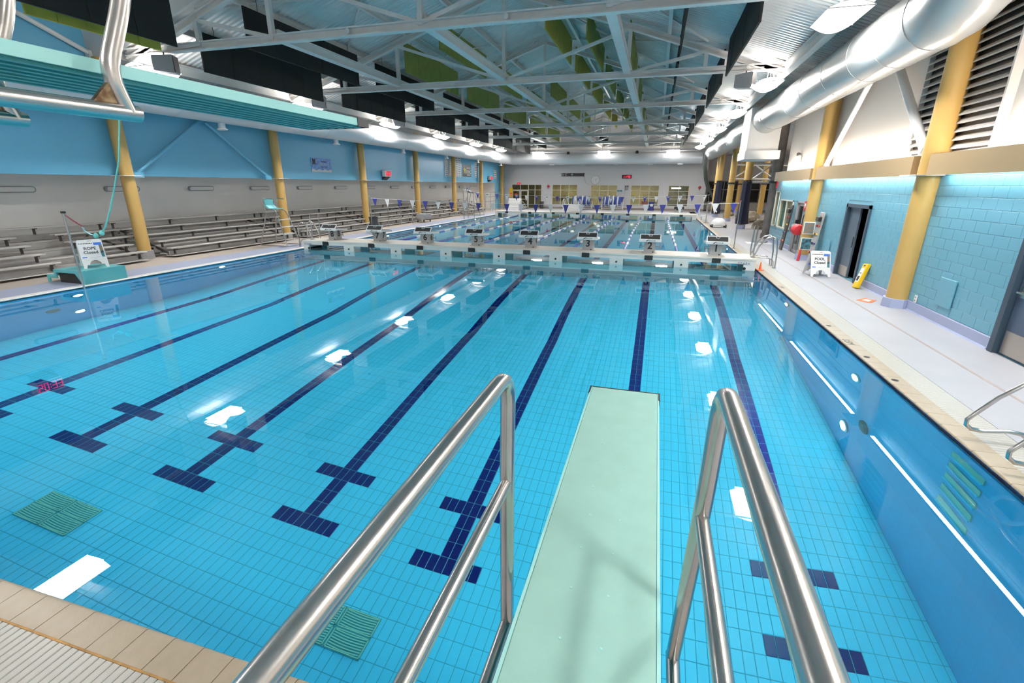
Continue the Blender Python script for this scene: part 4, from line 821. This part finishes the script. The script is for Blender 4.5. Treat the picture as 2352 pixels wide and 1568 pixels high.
# ================================================================== SIGNS AND DECK THINGS
def a_sign(x, y, z, rz, label, l1, group='closed signs'):
    r = thing('folding_sign', label, 'sign', (x, y, z), rz); r.scale = (.74,.74,.74); H_, W_ = 1.0, .74
    for s in (1, -1):
        R_ = lambda u, v, dd, s=s: (u, -s*(.40*(1-v/H_)+.01)+0*dd-s*dd*.98, v)
        arch = [(-W_/2,0),(-W_/2+.08,0),(-W_/2+.12,.12)]+[(.0-.17*math.cos(PI*k/8), .12+.15*math.sin(PI*k/8)) for k in range(0,9)]+[(W_/2-.12,.12),(W_/2-.08,0),(W_/2,0),(W_/2-.005,H_-.04),(W_/2-.05,H_),(-W_/2+.05,H_),(-W_/2+.005,H_-.04)]
        p = MB().prism(arch, R_, 0, .025).build('panel', M['white'], r)
        if s == 1:
            Q = lambda u, v, dd: R_(u, v, .025+dd); tilt = math.atan(.40/H_)
            sh = lambda u0, u1, v0, v1, d, m, nm, par=p: MB().prism([(u0,v0),(u1,v0),(u1,v1),(u0,v1)], Q, 0, d).build(nm, m, par)
            po = sh(-.335,.335,.36,.90,.004,M['paper'],'poster'); sh(.24,.332,.37,.60,.006,M['poolphoto'],'print',p); sh(.24,.332,.60,.80,.006,M['photo'],'print',p); sh(.10,.332,.80,.895,.006,M['signblue'],'print',p); sh(-.325,-.19,.365,.40,.006,M['signblue'],'print',p)
            sh(-.06,.06,.945,.955,.001,M['ink'],'hand_slot',p); sh(-.1,.18,.372,.378,.006,M['grey'],'print',p)
            for q in range(9): sh(-.325+.045*q,-.295+.045*q,.855,.885,.006,M['ink'],'print',p)
            for tx, v in ((l1,.69),('Closed',.55)):
                c = Q(-.04, v, .007); t = text('lettering', tx, .15, c, (R90-tilt,0,0), M['ink'], r, bold=.003)
    MB().box(-.3,.3,-.23,.23,.40,.43).build('spreader', M['signblue'], r)
    return r
a_sign(4.93, 16.55, DZ, .12, 'white folding sign reading POOL Closed on the right deck', 'POOL')
a_sign(-15.05, 9.5, DZ+.36, R90-.45, 'white folding sign reading ROPE Closed on the teal step', 'ROPE')
r = thing('step_platform', 'turquoise moulded step platform at the left pool edge', 'step', (-15.1, 9.35, DZ), 0)
prof = [(.62,0),(.62,.36),(-.5,.36),(-.5,.2),(-.82,.2),(-.82,0),(-.72,0),(-.72,.12),(-.42,.12),(-.42,.28),(.3,.28),(.5,0)]
for y in (-.55, .52): MB().prism(prof, lambda u, v, dd: (u, dd, v), y, y+.03).build('side_panel', M['teal'], r)
MB().box(-.40,.5,-.50,-.49,.0,.27).build('shade_plate', M['black'], r); MB().box(-.5,.62,-.52,.52,.335,.36).build('top', M['teal'], r); MB().box(.59,.62,-.52,.52,0,.335).build('front_panel', M['teal'], r); MB().box(-.82,-.5,-.52,.52,.175,.2).build('tread', M['teal'], r); MB().box(-.5,-.47,-.52,.52,.2,.335).build('riser', M['teal'], r)  # the black plate paints in the shade under the step
r = thing('rope_post', 'slim steel post leaning at the left pool edge with red cord', 'post', (-14.22, 8.58, 0)); MB().cyl((0,0,-.02),(.0,.0,1.95), .026, 10).build('tube', M['steel'], r, smooth=40); MB().box(-.04,.06,-.03,.03,1.93,1.98).build('cap', M['black'], r)
for k in (-.015,.015): MB().tube([(0,k,1.92),(-.12,.26+k,1.72),(-.2,.5,1.55)], .008, 5).build('cord', M['redcord'], r)
r = thing('swing_rope', 'knotted teal swing rope tied back to the steel post', 'rope', (-14.4, 9.1, 1.5))
pts = [(-12.0,9.5,8.0),(-12.15,9.45,6.49),(-12.35,9.4,5.3),(-12.6,9.32,4.1),(-12.9,9.3,3.2),(-13.25,9.28,2.55),(-13.55,9.25,2.0),(-13.85,9.22,1.55),(-13.98,9.2,1.42)]
MB().tube([(a+14.4,b_-9.1,c-1.5) for a, b_, c in pts], .02, 8).build('strand', M['tealrope'], r, smooth=60)
for p in ((-14.0,9.2,1.40),(-14.2,9.17,1.33)): MB().lathe((p[0]+14.4,p[1]-9.1,p[2]-1.5), [(.02,-.07),(.055,-.04),(.065,0),(.05,.04),(.02,.07)], 10).build('knot', M['tealrope'], r, smooth=60)
MB().tube([(a+14.4,b_-9.1,c-1.5) for a, b_, c in ((-14.2,9.17,1.32),(-14.35,9.15,1.36),(-14.5,9.12,1.45),(-14.45,9.08,1.56))], .02, 8).build('tail', M['cyanrope'], r, smooth=60)
r = thing('wet_floor_sign', 'folded yellow wet floor sign leaning on the block wall', 'sign', (5.36, 14.66, DZ), 0); 
tb = Matrix.Rotation(math.radians(17), 4, 'Y')@Matrix.Rotation(math.radians(-8), 4, 'X')
def lean(mb):
    mb.v = [tuple(tb@Vector(p)) for p in mb.v]; return mb
lean(MB().cbox(-.05,.05,-.13,.13,.0,.68,.02)).build('panel', M['yel'], r); lean(MB().box(-.055,-.05,-.09,.09,.17,.55)).build('label', M['paper'], r); lean(MB().box(-.058,-.055,-.06,.06,.2,.33)).build('pictogram', M['ink'], r); lean(MB().box(-.058,-.055,-.06,.06,.4,.42)).build('pictogram', M['ink'], r); lean(MB().box(-.053,-.05,-.05,.05,.6,.64)).build('hand_hole', M['brown'], r)
r = thing('floor_decal', 'red diamond floor decal on the right deck', 'decal', (5.06, 13.05, DZ+.002)); MB().prism([(-.22,-.02),(.06,.28),(.24,.06),(-.02,-.30)], lambda u, v, dd: (u, v, dd), 0, .003).build('film', M['orange'], r); MB().prism([(-.1,0),(.04,.14),(.13,.04),(0,-.14)], lambda u, v, dd: (u, v, dd), .003, .005).build('symbol', M['uwall'], r)
r = thing('wall_outlet', 'small white outlet low on the block wall', 'outlet', (5.585, 12.05, .36)); MB().cbox(-.02,0,-.05,.05,-.08,.08,.006).build('plate', M['white'], r); MB().box(-.025,-.02,-.02,.02,.02,.05).build('socket', M['grey'], r); MB().box(-.025,-.02,-.02,.02,-.05,-.02).build('socket', M['grey'], r)
r = thing('wall_hatch', 'turquoise painted access panel on the block wall', 'panel', (5.57, 11.05, .7)); MB().cbox(-.02,.01,-.27,.27,-.27,.27,.006).build('plate', M['block'], r); MB().box(-.026,-.02,-.25,-.2,-.02,.02).build('latch', M['mortar'], r)
r = thing('wall_hatch', 'turquoise painted access panel beside the silver spine board', 'panel', (5.57, 18.15, .75)); MB().cbox(-.02,.01,-.22,.22,-.24,.24,.006).build('plate', M['block'], r); MB().box(-.026,-.02,.15,.2,-.02,.02).build('latch', M['mortar'], r)
r = thing('emergency_light', 'ivory emergency light box on the cream wall', 'light', (5.74, 24.2, 3.75)); MB().cbox(-.14,0,-.16,.16,-.2,.16,.015).build('battery_box', M['ivory'], r)
for s in (-.1,.1): MB().lathe((-.1,s,.22), [(.03,.05),(.07,-.05)], 12, axis='x').build('lamp_head', M['darkgrey'], r)
def spine(x, y, label, m, h):
    r = thing('spine_board', label, 'spine board', (x, y, DZ+.02)); tilt = math.radians(5); T = Matrix.Rotation(tilt, 4, 'Y')
    def L_(mb): mb.v = [tuple(T@Vector(p)) for p in mb.v]; return mb
    L_(MB().cbox(-.03,.03,-.2,.2,.0,h,.015)).build('board', m, r)
    for q, (c, f) in enumerate((('orange',.2),('navy',.38),('yel',.56),('red',.72))): L_(MB().cbox(-.06,-.03,-.23,.23,h*f,h*f+.06,.01)).build('strap', M[c], r); L_(MB().cbox(-.075,-.06,-.05,.05,h*f-.01,h*f+.07,.005)).build('buckle', M['black'], r)
    L_(MB().cbox(-.13,-.03,-.18,.18,h*.82,h*.92,.03)).build('head_block', M['black'], r)
spine(5.36, 19.05, 'silver spine board with coloured straps beside the ochre column', M['blockgrey'], 1.75); spine(5.3, 22.95, 'dark spine board with coloured straps before the office window', M['bracket'], 1.85)
r = thing('rescue_bag', 'red rescue kit bag hanging beside the office door', 'bag', (5.37, 21.25, .86)); 
b = MB(); b.lathe((0,0,.2), [(.05,-.32),(.17,-.30),(.22,-.1),(.2,.12),(.16,.28),(.04,.32)], 14, axis='y'); b.build('bag', M['redcloth'], r, smooth=60); b = MB(); b.lathe((.0,.28,.22), [(.05,-.16),(.18,-.12),(.19,.1),(.05,.14)], 12, axis='y'); b.build('pouch', M['bin'], r, smooth=60); MB().tube([(.1,-.1,.38),(.12,-.05,.7),(.24,0,.95)], .02, 6).build('strap', M['black'], r)
r = thing('aed_sign', 'small red heart sign above the office door', 'sign', (5.575, 21.5, 1.95)); MB().cbox(-.02,.02,-.17,.17,-.17,.17,.005).build('plate', M['red'], r); MB().prism([(0,-.1),(.11,.03),(.06,.1),(0,.05),(-.06,.1),(-.11,.03)], lambda u, v, dd: (dd, u, v), -.026, -.02).build('heart', M['white'], r)
for k, (z, lab, m) in enumerate(((1.22,'upper framed notice on the ochre column','photo'),(.66,'lower framed notice on the ochre column','poolphoto'))):
    r = thing('notice_frame', lab, 'notice', (5.43, 19.955, z), -.27); MB().cbox(-.19,.17,-.035,0,-.22,.22,.005).build('frame', M['white'], r); MB().box(-.16,.14,-.04,-.035,-.19,.19).build('print', M[m], r)
r = thing('door_wedge', 'red rescue can standing at the ochre column foot', 'rescue can', (5.2, 19.75, DZ)); MB().tube([(0,0,0),(.03,.05,.2),(.06,.1,.4)], [.05,.045,.03], 8).build('float', M['red'], r, smooth=60); MB().tube([(.06,.1,.4),(.08,.12,.5)], .012, 6).build('handle', M['black'], r)
r = thing('pool_cleaner', 'white domed pool cleaner robot on wheels on the right deck', 'cleaner', (4.1, 34.9, DZ)); MB().lathe((0,0,.2), [(.46,0),(.45,.1),(.36,.28),(.18,.38),(.02,.4)], 18).build('dome', M['white'], r, smooth=60); MB().cbox(-.48,.48,-.4,.4,.12,.22,.03).build('chassis', M['white'], r)
for sx in (-.42,.42):
    for sy in (-.36,.36): MB().lathe((sx,sy,.11), [(.11,-.05),(.11,.05)], 12, axis='x').build('wheel', M['bracket'], r)
r = thing('life_seat', 'white moulded pool lift chair at the right pool edge', 'lift', (3.75, 39.8, DZ)); MB().tube([(0,0,0),(0,0,1.3),(.2,-.1,1.45),(.65,-.3,.75)], .045, 8).build('mast', M['white'], r, smooth=40); MB().prism([(-.3,.4),(.2,.4),(.2,.5),(-.2,.5),(-.3,1.05),(-.38,1.05)], lambda u, v, dd: (u-.25, dd, v), -.25, .25).build('seat', M['white'], r); MB().cbox(-.35,.1,-.3,.3,.15,.4,.03).build('base', M['white'], r)
r = thing('hose_reel', 'grey hose coil on a white mat at the bare post', 'hose', (4.95, 25.6, DZ)); MB().box(-.6,.5,-.5,.3,0,.012).build('mat', M['white'], r); MB().tube([(.32*math.cos(a),.32*math.sin(a),.06+.02*(a/6.28)) for a in [2*PI*i/14 for i in range(40)]], .04, 6).build('coil', M['grey'], r, smooth=60)
# ---- ladder rails at the near right pool edge
GP = [(4.0,.06),(3.97,.14),(3.90,.2),(3.78,.215),(3.56,.185),(3.46,.195),(3.405,.24),(3.40,.3),(3.44,.36),(3.6,.58),(3.78,.76),(3.92,.85),(4.1,.88),(4.3,.83),(4.42,.7),(4.46,.5),(4.47,.06)]
for k, (y, lab) in enumerate(((5.05,'nearer the diving boards'),(5.72,'farther from the diving boards'))):
    r = thing('pool_ladder_rail', f'bent steel pool ladder grab rail at the right coping, {lab}', 'handrail', (4.0, y, DZ)); MB().tube([(u-4.0,0,v-DZ) for u, v in GP], .022, 12).build('tube', M['steel'], r, smooth=60)
    for xx in (0,.47): MB().lathe((xx,0,0), [(.05,0),(.05,.015),(.03,.03)], 12).build('flange', M['steel'], r)
for k, y in enumerate((8.44, 7.45, 10.3)):
    r = thing('anchor_cup', f'black anchor cup in the right coping, {ORD[k]} from the ladder' if k != 2 else 'black anchor cup in the right coping beyond the depth mark', 'cup', (3.47, y, DZ+.001)); MB().lathe((0,0,0), [(.045,0),(.045,.003)], 16).build('lid', M['black'], r); MB().lathe((0,0,.003), [(.03,0),(.03,.002)], 12).build('recess', M['ink'], r)
t = text('depth_mark', '3.5M', .16, (3.47,9.25,DZ+.002), (0,0,-R90), M['ink'], None, .0005); tag(t, 'black depth mark reading 3.5M on the right coping', 'marking')
t = text('depth_mark', '2.4M', .16, (3.47,14.2,DZ+.002), (0,0,-R90), M['ink'], None, .0005); tag(t, 'black depth mark on the right coping near the bulkhead', 'marking')
# ================================================================== UNDERWATER
def uw(x, y, z, label, dark=False):
    s = 1 if x < 0 else -1; r = thing('underwater_light' if not dark else 'return_inlet', label, 'light' if not dark else 'inlet', (x, y, z))
    MB().lathe((0,0,0), [(.16,0),(.16,s*.02),(.125,s*.03)], 24, axis='x').build('rim', M['steel'] if not dark else M['greyplate'], r, smooth=40).cycles.is_caustics_receiver = True
    MB().lathe((0,0,0), [(.12,s*.01),(.12,s*.034)], 24, axis='x').build('lens', M['uwglow'] if not dark else M['greyplate'], r)
    if not dark: u = area('pool_light', (s*.04,0,0), (0,-s*R90,0), .2, .2, POOL_W, (.85,.97,1), r); u.data.shape = 'DISK'; u.data.cycles.is_caustics_light = False
uw(XR,8.37,-.85,'upper round underwater light in the right pool wall'); uw(XR,8.37,-2.85,'lower round underwater light in the right pool wall'); uw(XR,7.74,-2.13,'dark round inlet in the right pool wall', True)
uw(XL,8.45,-.79,'upper round underwater light in the left pool wall'); uw(XL,8.4,-2.65,'lower round underwater light in the left pool wall'); uw(XL,7.84,-2.03,'dark round inlet in the left pool wall', True); uw(XL,12.95,-.6,'round underwater light in the left pool wall past the teal step'); uw(XR,12.95,-.6,'added round underwater light in the right pool wall near the bulkhead')  # last light is unseen, added to brighten the pool floor
for k in range(3):
    uw(XL,24.0+7*k,-.8,f'added round underwater light in the left wall of the lane pool, {ORD[k]} from the bulkhead'); uw(XR,24.0+7*k,-.8,f'added round underwater light in the right wall of the lane pool, {ORD[k]} from the bulkhead')  # unseen lights added to brighten the water past the bulkhead
r = thing('recessed_ladder', 'recessed yellow-green ladder steps in the right pool wall', 'ladder', (XR, 5.44, -.3))
for k in range(5): z = -.3*k; MB().box(-.012,.0,-.28,.28,z-.07,z+.07).build('step_recess', M['drain'], r).cycles.is_caustics_receiver = True; MB().box(-.03,-.012,-.28,.28,z-.08,z-.055).build('tread', M['tilec'], r).cycles.is_caustics_receiver = True
for k, (x0, lab) in enumerate(((-7.98,'yellow-green floor drain grate nearer the left pool wall'),(-3.62,'yellow-green floor drain grate under the tan coping'))):
    r = thing('floor_drain', lab, 'drain', (x0, 3.22, -3.58)); MB().box(0,.93,0,.5,.004,.012).build('tray', M['draindk'], r).cycles.is_caustics_receiver = True
    for i in range(2):
        for j in range(2):
            p = MB(); X0, Y0_ = .47*i+.01, .25*j+.01
            for e in ((X0,X0+.445,Y0_,Y0_+.012),(X0,X0+.445,Y0_+.218,Y0_+.23),(X0,X0+.012,Y0_,Y0_+.23),(X0+.433,X0+.445,Y0_,Y0_+.23)): p.box(*e, .012, .022)
            po = p.build('grate_panel', M['drain'], r); po.cycles.is_caustics_receiver = True
            for q in range(7):
                yy = Y0_+.026+.03*q; b = MB(); pts = [(X0+.02+.405*t/6, yy-.012*math.sin(PI*t/6)+.006, .018) for t in range(7)]
                for a_, c_ in zip(pts, pts[1:]): b.bar(a_, c_, .013, .008)
                b.build('slat', M['drain'], po).cycles.is_caustics_receiver = True
# ================================================================== DIVING STANDS
def rail(points, r_=.026, n=14):
    out = []; P = [Vector(p) for p in points]
    for i, p in enumerate(P):
        if 0 < i < len(P)-1:
            a = (P[i-1]-p); c = (P[i+1]-p); R_ = min(.11, a.length*.45, c.length*.45); a.normalize(); c.normalize()
            A, C = p+a*R_, p+c*R_
            for k in range(6): t = k/5; out.append((1-t)**2*A+2*t*(1-t)*p+t*t*C)
        else: out.append(p)
    return MB().tube(out, r_, n)
def dive_rail(label, X, ztop, zmid, zlow, ytop, ypost_mid, ypost_low, back=-1.3):
    r = thing('guard_handrail', label, 'handrail', (X, 0, zlow))
    P = lambda y, z: (0, y, z-zlow)
    rail([P(back,ztop), P(ytop,ztop), P(ypost_mid,zmid+.05), P(ypost_low,zlow)]).build('top_rail', M['steel'], r, smooth=60)
    rail([P(ypost_mid+.004,zmid), P(back,zmid+.01)], .022).build('mid_rail', M['steel'], r, smooth=60)
    rail([P(ypost_low+.02,zlow), P(back,zlow-.01)], .026).build('lower_rail', M['steel'], r, smooth=60)
    for yb in (-.55, back): MB().cyl(P(yb,zlow), P(yb,ztop), .024, 12).build('post', M['steel'], r, smooth=60)
    return r
dive_rail('steel handrail on the bleacher side of the low diving board', -.42, 2.06, 1.645, .985, 1.40, 1.385, 1.39)
dive_rail('steel handrail on the block wall side of the low diving board', .225, 2.135, 1.675, .905, 1.30, 1.335, 1.485)
def tall_rail(label, X):
    r = thing('guard_handrail', label, 'handrail', (X, 0, 2.9)); P = lambda y, z: (0, y, z-2.9)
    rail([P(-1.3,4.0), P(1.72,4.0), P(1.58,3.32), P(1.455,3.04), P(1.50,2.90)], .03).build('top_rail', M['steel'], r, smooth=60)
    rail([P(1.535,2.905), P(-1.3,2.89)], .03).build('lower_rail', M['steel'], r, smooth=60); rail([P(1.62,3.55), P(-1.3,3.55)], .024).build('mid_rail', M['steel'], r, smooth=60)
    for yb in (-.55, -1.3): MB().cyl(P(yb,2.9), P(yb,4.0), .024, 12).build('post', M['steel'], r, smooth=60)
    return r
h1 = tall_rail('steel handrail on the pool side of the tall diving stand', -1.97); h2 = tall_rail('steel handrail on the bleacher side of the tall diving stand', -2.61)
RUSTY = mat('rust_stained_steel', (.30,.22,.13), .5, metal=.6, col2=(.10,.05,.02), vscale=30)
for h in (h1, h2):
    b = MB(); b.prism([(1.46,.025),(1.37,.025),(1.445,.105)], lambda u, v, dd: (dd, u, v), -.01, .01); b.build('gusset', RUSTY, h)
def diving_board(x0, x1, yt, zt, label, under):
    r = thing('diving_board', label, 'diving board', ((x0+x1)/2, -1.5, zt)); w = (x1-x0)/2; L = yt+1.5
    MB().cbox(-w+.0125,w-.0125,0,L-.013,-.03,0,.003).build('plank', M['board'], r)
    for s in (-1, 1): MB().box(s*w-(.012 if s > 0 else 0),s*w+(0 if s > 0 else .012),0,L-.012,-.045,.001).build('side_rail', M['boardlt'], r)
    for k in range(7): xx = -w+.04+(2*w-.08)*k/6; MB().box(xx-.014,xx+.014,.02,L-.05,-.055,-.03).build('underside_rib', M['boarddk'], r)
    MB().box(-w+.012,w-.012,.02,L-.03,-.034,-.031).build('underside', M['boarddk'], r)
    MB().box(-w,w,L-.012,L,-.05,.001).build('tip_cap', M['black'], r)
    for s in (-1, 1): MB().box(s*w-.006,s*w+.006,L-.13,L,-.05,.003).build('corner_cap', M['black'], r)
    for k in range(26):
        for s in (-.07, .07):
            if k % 2 == 0: MB().lathe((s+random.uniform(-.01,.01),1.6+k*.11,0), [(.006,0),(.004,.002)], 6).build('tread_stud', M['boardlt'], r)
    MB().box(-w-.02,w+.02,.0,1.2,-.14,-.055).build('mount', M['steel'], r)
    b = MB()
    for s in (-1, 1): b.cyl((s*.2,.5,-.14),(s*.2,.5,-zt+DZ), .06, 14)
    b.build('pedestal', M['steel'], r, smooth=40)
diving_board(-.347, .15, 3.36, 1.2, 'low mint green diving board below the camera', False)
diving_board(-2.54, -2.04, 3.27, 3.085, 'tall teal diving board seen from below', True)
# ================================================================== LEISURE AREA BEYOND THE BLOCK WALL
def col(name, x, y, z1, rr, m, label, cat='column', base=None):
    r = thing(name, label, cat, (x, y, DZ)); MB().lathe((0,0,0), [(rr*1.02,0),(rr,z1)], 18).build('shaft', m, r, smooth=40)
    MB().lathe((0,0,2.75), [(rr*1.3,0),(rr*1.3,.12)], 18).build('collar', M['black'], r); MB().lathe((0,0,0), [(rr*1.25,0),(rr*1.2,.25)], 14).build('base', base or M['plinth'], r); return r
col('leisure_column', 5.38, 41.2, 5.9, .22, M['yellow'], 'ochre column beyond the navy umbrella cover'); col('leisure_column', 5.35, 34.1, 5.9, .22, M['yellow'], 'ochre column rising above the navy umbrella cover'); col('leisure_column', 5.2, 49.5, 5.9, .2, M['yellow'], 'ochre column behind the black netting'); col('leisure_column', 8.7, 47, 5.9, .22, M['yellow'], 'ochre column standing among the rocks'); col('leisure_column', 8.0, 55, 5.9, .22, M['yellow'], 'ochre column farthest inside the leisure area')
r = col('bare_post', 5.75, 28.3, 5.7, .24, M['bark'], 'rough grey tree-like post at the end of the block wall', 'post', M['bark'])
for z, a in ((3.2,2.6),(3.9,2.9),(4.6,3.0),(2.9,3.4)): MB().tube([(0,0,z),(.34*math.cos(a),.34*math.sin(a),z+.12)], [.06,.05], 8).build('branch_stub', M['bark'], r)
r = col('bare_post', 5.9, 45.5, 5.7, .22, M['bark'], 'rough grey post between the far ochre columns', 'post', M['bark'])
def cover(x, y, h, s, label):
    r = thing('column_cover', label, 'cover', (x, y, DZ+.3)); n = 14; vs = []; b = MB()
    lev = [(0,.44),(.25,.46),(.9,.38),(1.7,.34),(h-.25,.33),(h,.30)]
    for z, rr in lev:
        for k in range(n): a = 2*PI*k/n; q = rr*s*(1+.10*math.cos(7*a)); vs.append((q*math.cos(a), q*math.sin(a), z))
    fs = [(i*n+k, i*n+(k+1) % n, (i+1)*n+(k+1) % n, (i+1)*n+k) for i in range(len(lev)-1) for k in range(n)]+[tuple(range(n-1,-1,-1)), tuple((len(lev)-1)*n+k for k in range(n))]
    b.add(vs, fs).build('cloth', M['navycover'], r, smooth=60); MB().lathe((0,0,h), [(.33*s,0),(.33*s,.06)], 14).build('tie', M['black'], r)
cover(5.35, 34.1, 2.6, .78, 'navy cloth cover wrapped around an ochre column'); cover(5.1, 46.6, 2.7, .75, 'navy cloth cover beside the netting')
r = thing('leisure_post', 'ochre post inside the farther navy cover', 'column', (5.1, 46.6, DZ)); MB().lathe((0,0,0), [(.2,0),(.2,5.8)], 14).build('shaft', M['yellow'], r, smooth=40); MB().lathe((0,0,0), [(.24,0),(.24,.25)], 14).build('base', M['plinth'], r)
r = thing('divider_netting', 'gathered black divider netting hanging beside the silver duct end', 'netting', (3.9, 50, 5.4)); 
P0 = [(0,0,0),(.05,0,-1.0),(.3,0,-2.2),(.75,0,-3.2),(1.3,-.6,-4.0),(1.6,-1.0,-4.35)]
for q in range(4): MB().tube([(a+.07*q*(1-i/7),b_+.03*q,c) for i, (a, b_, c) in enumerate(P0)], [.05,.09,.11,.1,.09,.05], 8).build('fold', M['netting'], r, smooth=60)
random.seed(11)
def rockmesh():
    bm = bmesh.new(); bmesh.ops.create_icosphere(bm, subdivisions=2, radius=1)
    ph = [random.uniform(0,6) for _ in range(6)]
    for v in bm.verts:
        n = .18*math.sin(v.co.x*3.1+ph[0])+.16*math.sin(v.co.y*3.7+ph[1])+.14*math.sin(v.co.z*4.3+ph[2]); v.co *= 1+n
    me = bpy.data.meshes.new('rock'); bm.to_mesh(me); bm.free(); me.materials.append(M['rock']); return me
for k in range(14):
    x = 6.3+random.random()*4.5; y = 33+k*1.25+random.random(); o = put('rock', rockmesh(), None, (x, y, DZ+.15)); s = random.uniform(.3,.62); o.scale = (s*1.3, s, s*.75); o.rotation_euler = (0,0,random.random()*6)
    tag(o, f'brown moulded rock in the leisure area, {(ORD+["thirteenth","fourteenth"])[k]} from the bare post', 'rock', 'moulded rocks')
r = thing('water_slide_pipe', 'turquoise spray pipe bent over the rocks', 'pipe', (8.2, 38.5, DZ)); MB().tube([(0,0,0),(0,0,1.4),(.25,.1,1.75),(1.6,.6,2.5),(2.4,1,2.7)], .13, 12).build('tube', M['teal'], r, smooth=60); MB().lathe((0,0,0), [(.2,0),(.2,.05)], 14).build('flange', M['teal'], r)
r = thing('frame_truss', 'white pipe truss between the leisure columns', 'truss', (5.4, 34.3, 2.9))
for z in (0,1.1): MB().cyl((0,0,z),(10.5,6,z), .06, 10).build('chord', M['white'], r)
for q in range(7): MB().cyl((1.5*q,.857*q,1.1 if q % 2 else 0),(1.5*(q+1),.857*(q+1),0 if q % 2 else 1.1), .045, 8).build('web', M['white'], r)
r = thing('frame_truss', 'white pipe truss farther inside the leisure area', 'truss', (5.4, 41.3, 3.2))
for z in (0,1.0): MB().cyl((0,0,z),(11,5,z), .06, 10).build('chord', M['white'], r)
for q in range(7): MB().cyl((1.57*q,.71*q,1.0 if q % 2 else 0),(1.57*(q+1),.71*(q+1),0 if q % 2 else 1.0), .045, 8).build('web', M['white'], r)
for n, (y0, y1) in enumerate(((28,34),(34.5,40.5),(41,47),(47.5,53.5),(54,60))):
    o = bpy.data.objects.new(f'window_{n+8}', None); COL.objects.link(o); struct(o, 'night window of the leisure area'); o.location = (16.9, y0, .9)
    b = MB()
    for q in range(4): b.box(-.05,.05,(y1-y0)*q/3-.05,(y1-y0)*q/3+.05,0,2.3)
    for z in (0,1.4,2.3): b.box(-.05,.05,0,y1-y0,z-.05,z+.05)
    b.build('window_frame', M['grey'], o)
    for q in range(3):
        for z0, z1 in ((.05,1.35),(1.45,2.25)): MB().box(.0,.02,(y1-y0)*q/3+.05,(y1-y0)*(q+1)/3-.05,z0,z1).build('pane', M['darkwin'], o)
for n, x0 in enumerate((5.6, 9.4, 13.2)):
    o = bpy.data.objects.new(f'window_{n+13}', None); COL.objects.link(o); struct(o, 'night window in the end wall of the leisure area'); o.location = (x0, 61.9, .9); b = MB()
    for q in range(3): b.box(1.7*q-.05,1.7*q+.05,-.05,.05,0,2.3)
    for z in (0,1.4,2.3): b.box(0,3.4,-.05,.05,z-.05,z+.05)
    b.build('window_frame', M['grey'], o)
    for q in range(2):
        for z0, z1 in ((.05,1.35),(1.45,2.25)): MB().box(1.7*q+.05,1.7*q+1.65,0,.02,z0,z1).build('pane', M['darkwin'], o)
r = thing('wall_exit_sign', 'red exit sign at the end of the tan fascia', 'sign', (5.75, 26.95, 2.72)); MB().cbox(-.2,.0,-.03,.03,-.15,.15,.01).build('body', M['exitglow'], r); text('lettering', 'EXIT', .1, (-.1,-.033,0), FACE_NEAR, M['white'], r)
r = thing('ceiling_heater', 'black slatted ceiling heater at the far gable', 'heater', (-5.8, 53.5, 7.0)); MB().cbox(-.45,.45,-.3,.3,0,.5,.02).build('casing', M['darkgrey'], r)
for k in range(4): MB().box(-.42,.42,-.32,-.3,.06+.11*k,.12+.11*k).build('louvre_blade', M['black'], r)
for s in (-.35,.35): MB().cyl((s,0,.5),(s,0,2.6), .012, 6).build('hanger', M['darkgrey'], r)
r = thing('conduit_rail', 'thin white conduit rail above the far duct', 'conduit', (0, 54.2, 6.05)); MB().cyl((-13.8,0,0),(3.6,0,0), .035, 8).build('tube', M['steelwhite'], r)
for x in (-12,-6,0): MB().cyl((x,0,0),(x,0,roof_z(x)-6.1), .01, 6).build('hanger', M['darkgrey'], r)
for x in (-9.6,-2.4): MB().lathe((x,0,-.05), [(.14,-.16),(.18,0),(.1,.12)], 12).build('junction', M['black'], r)
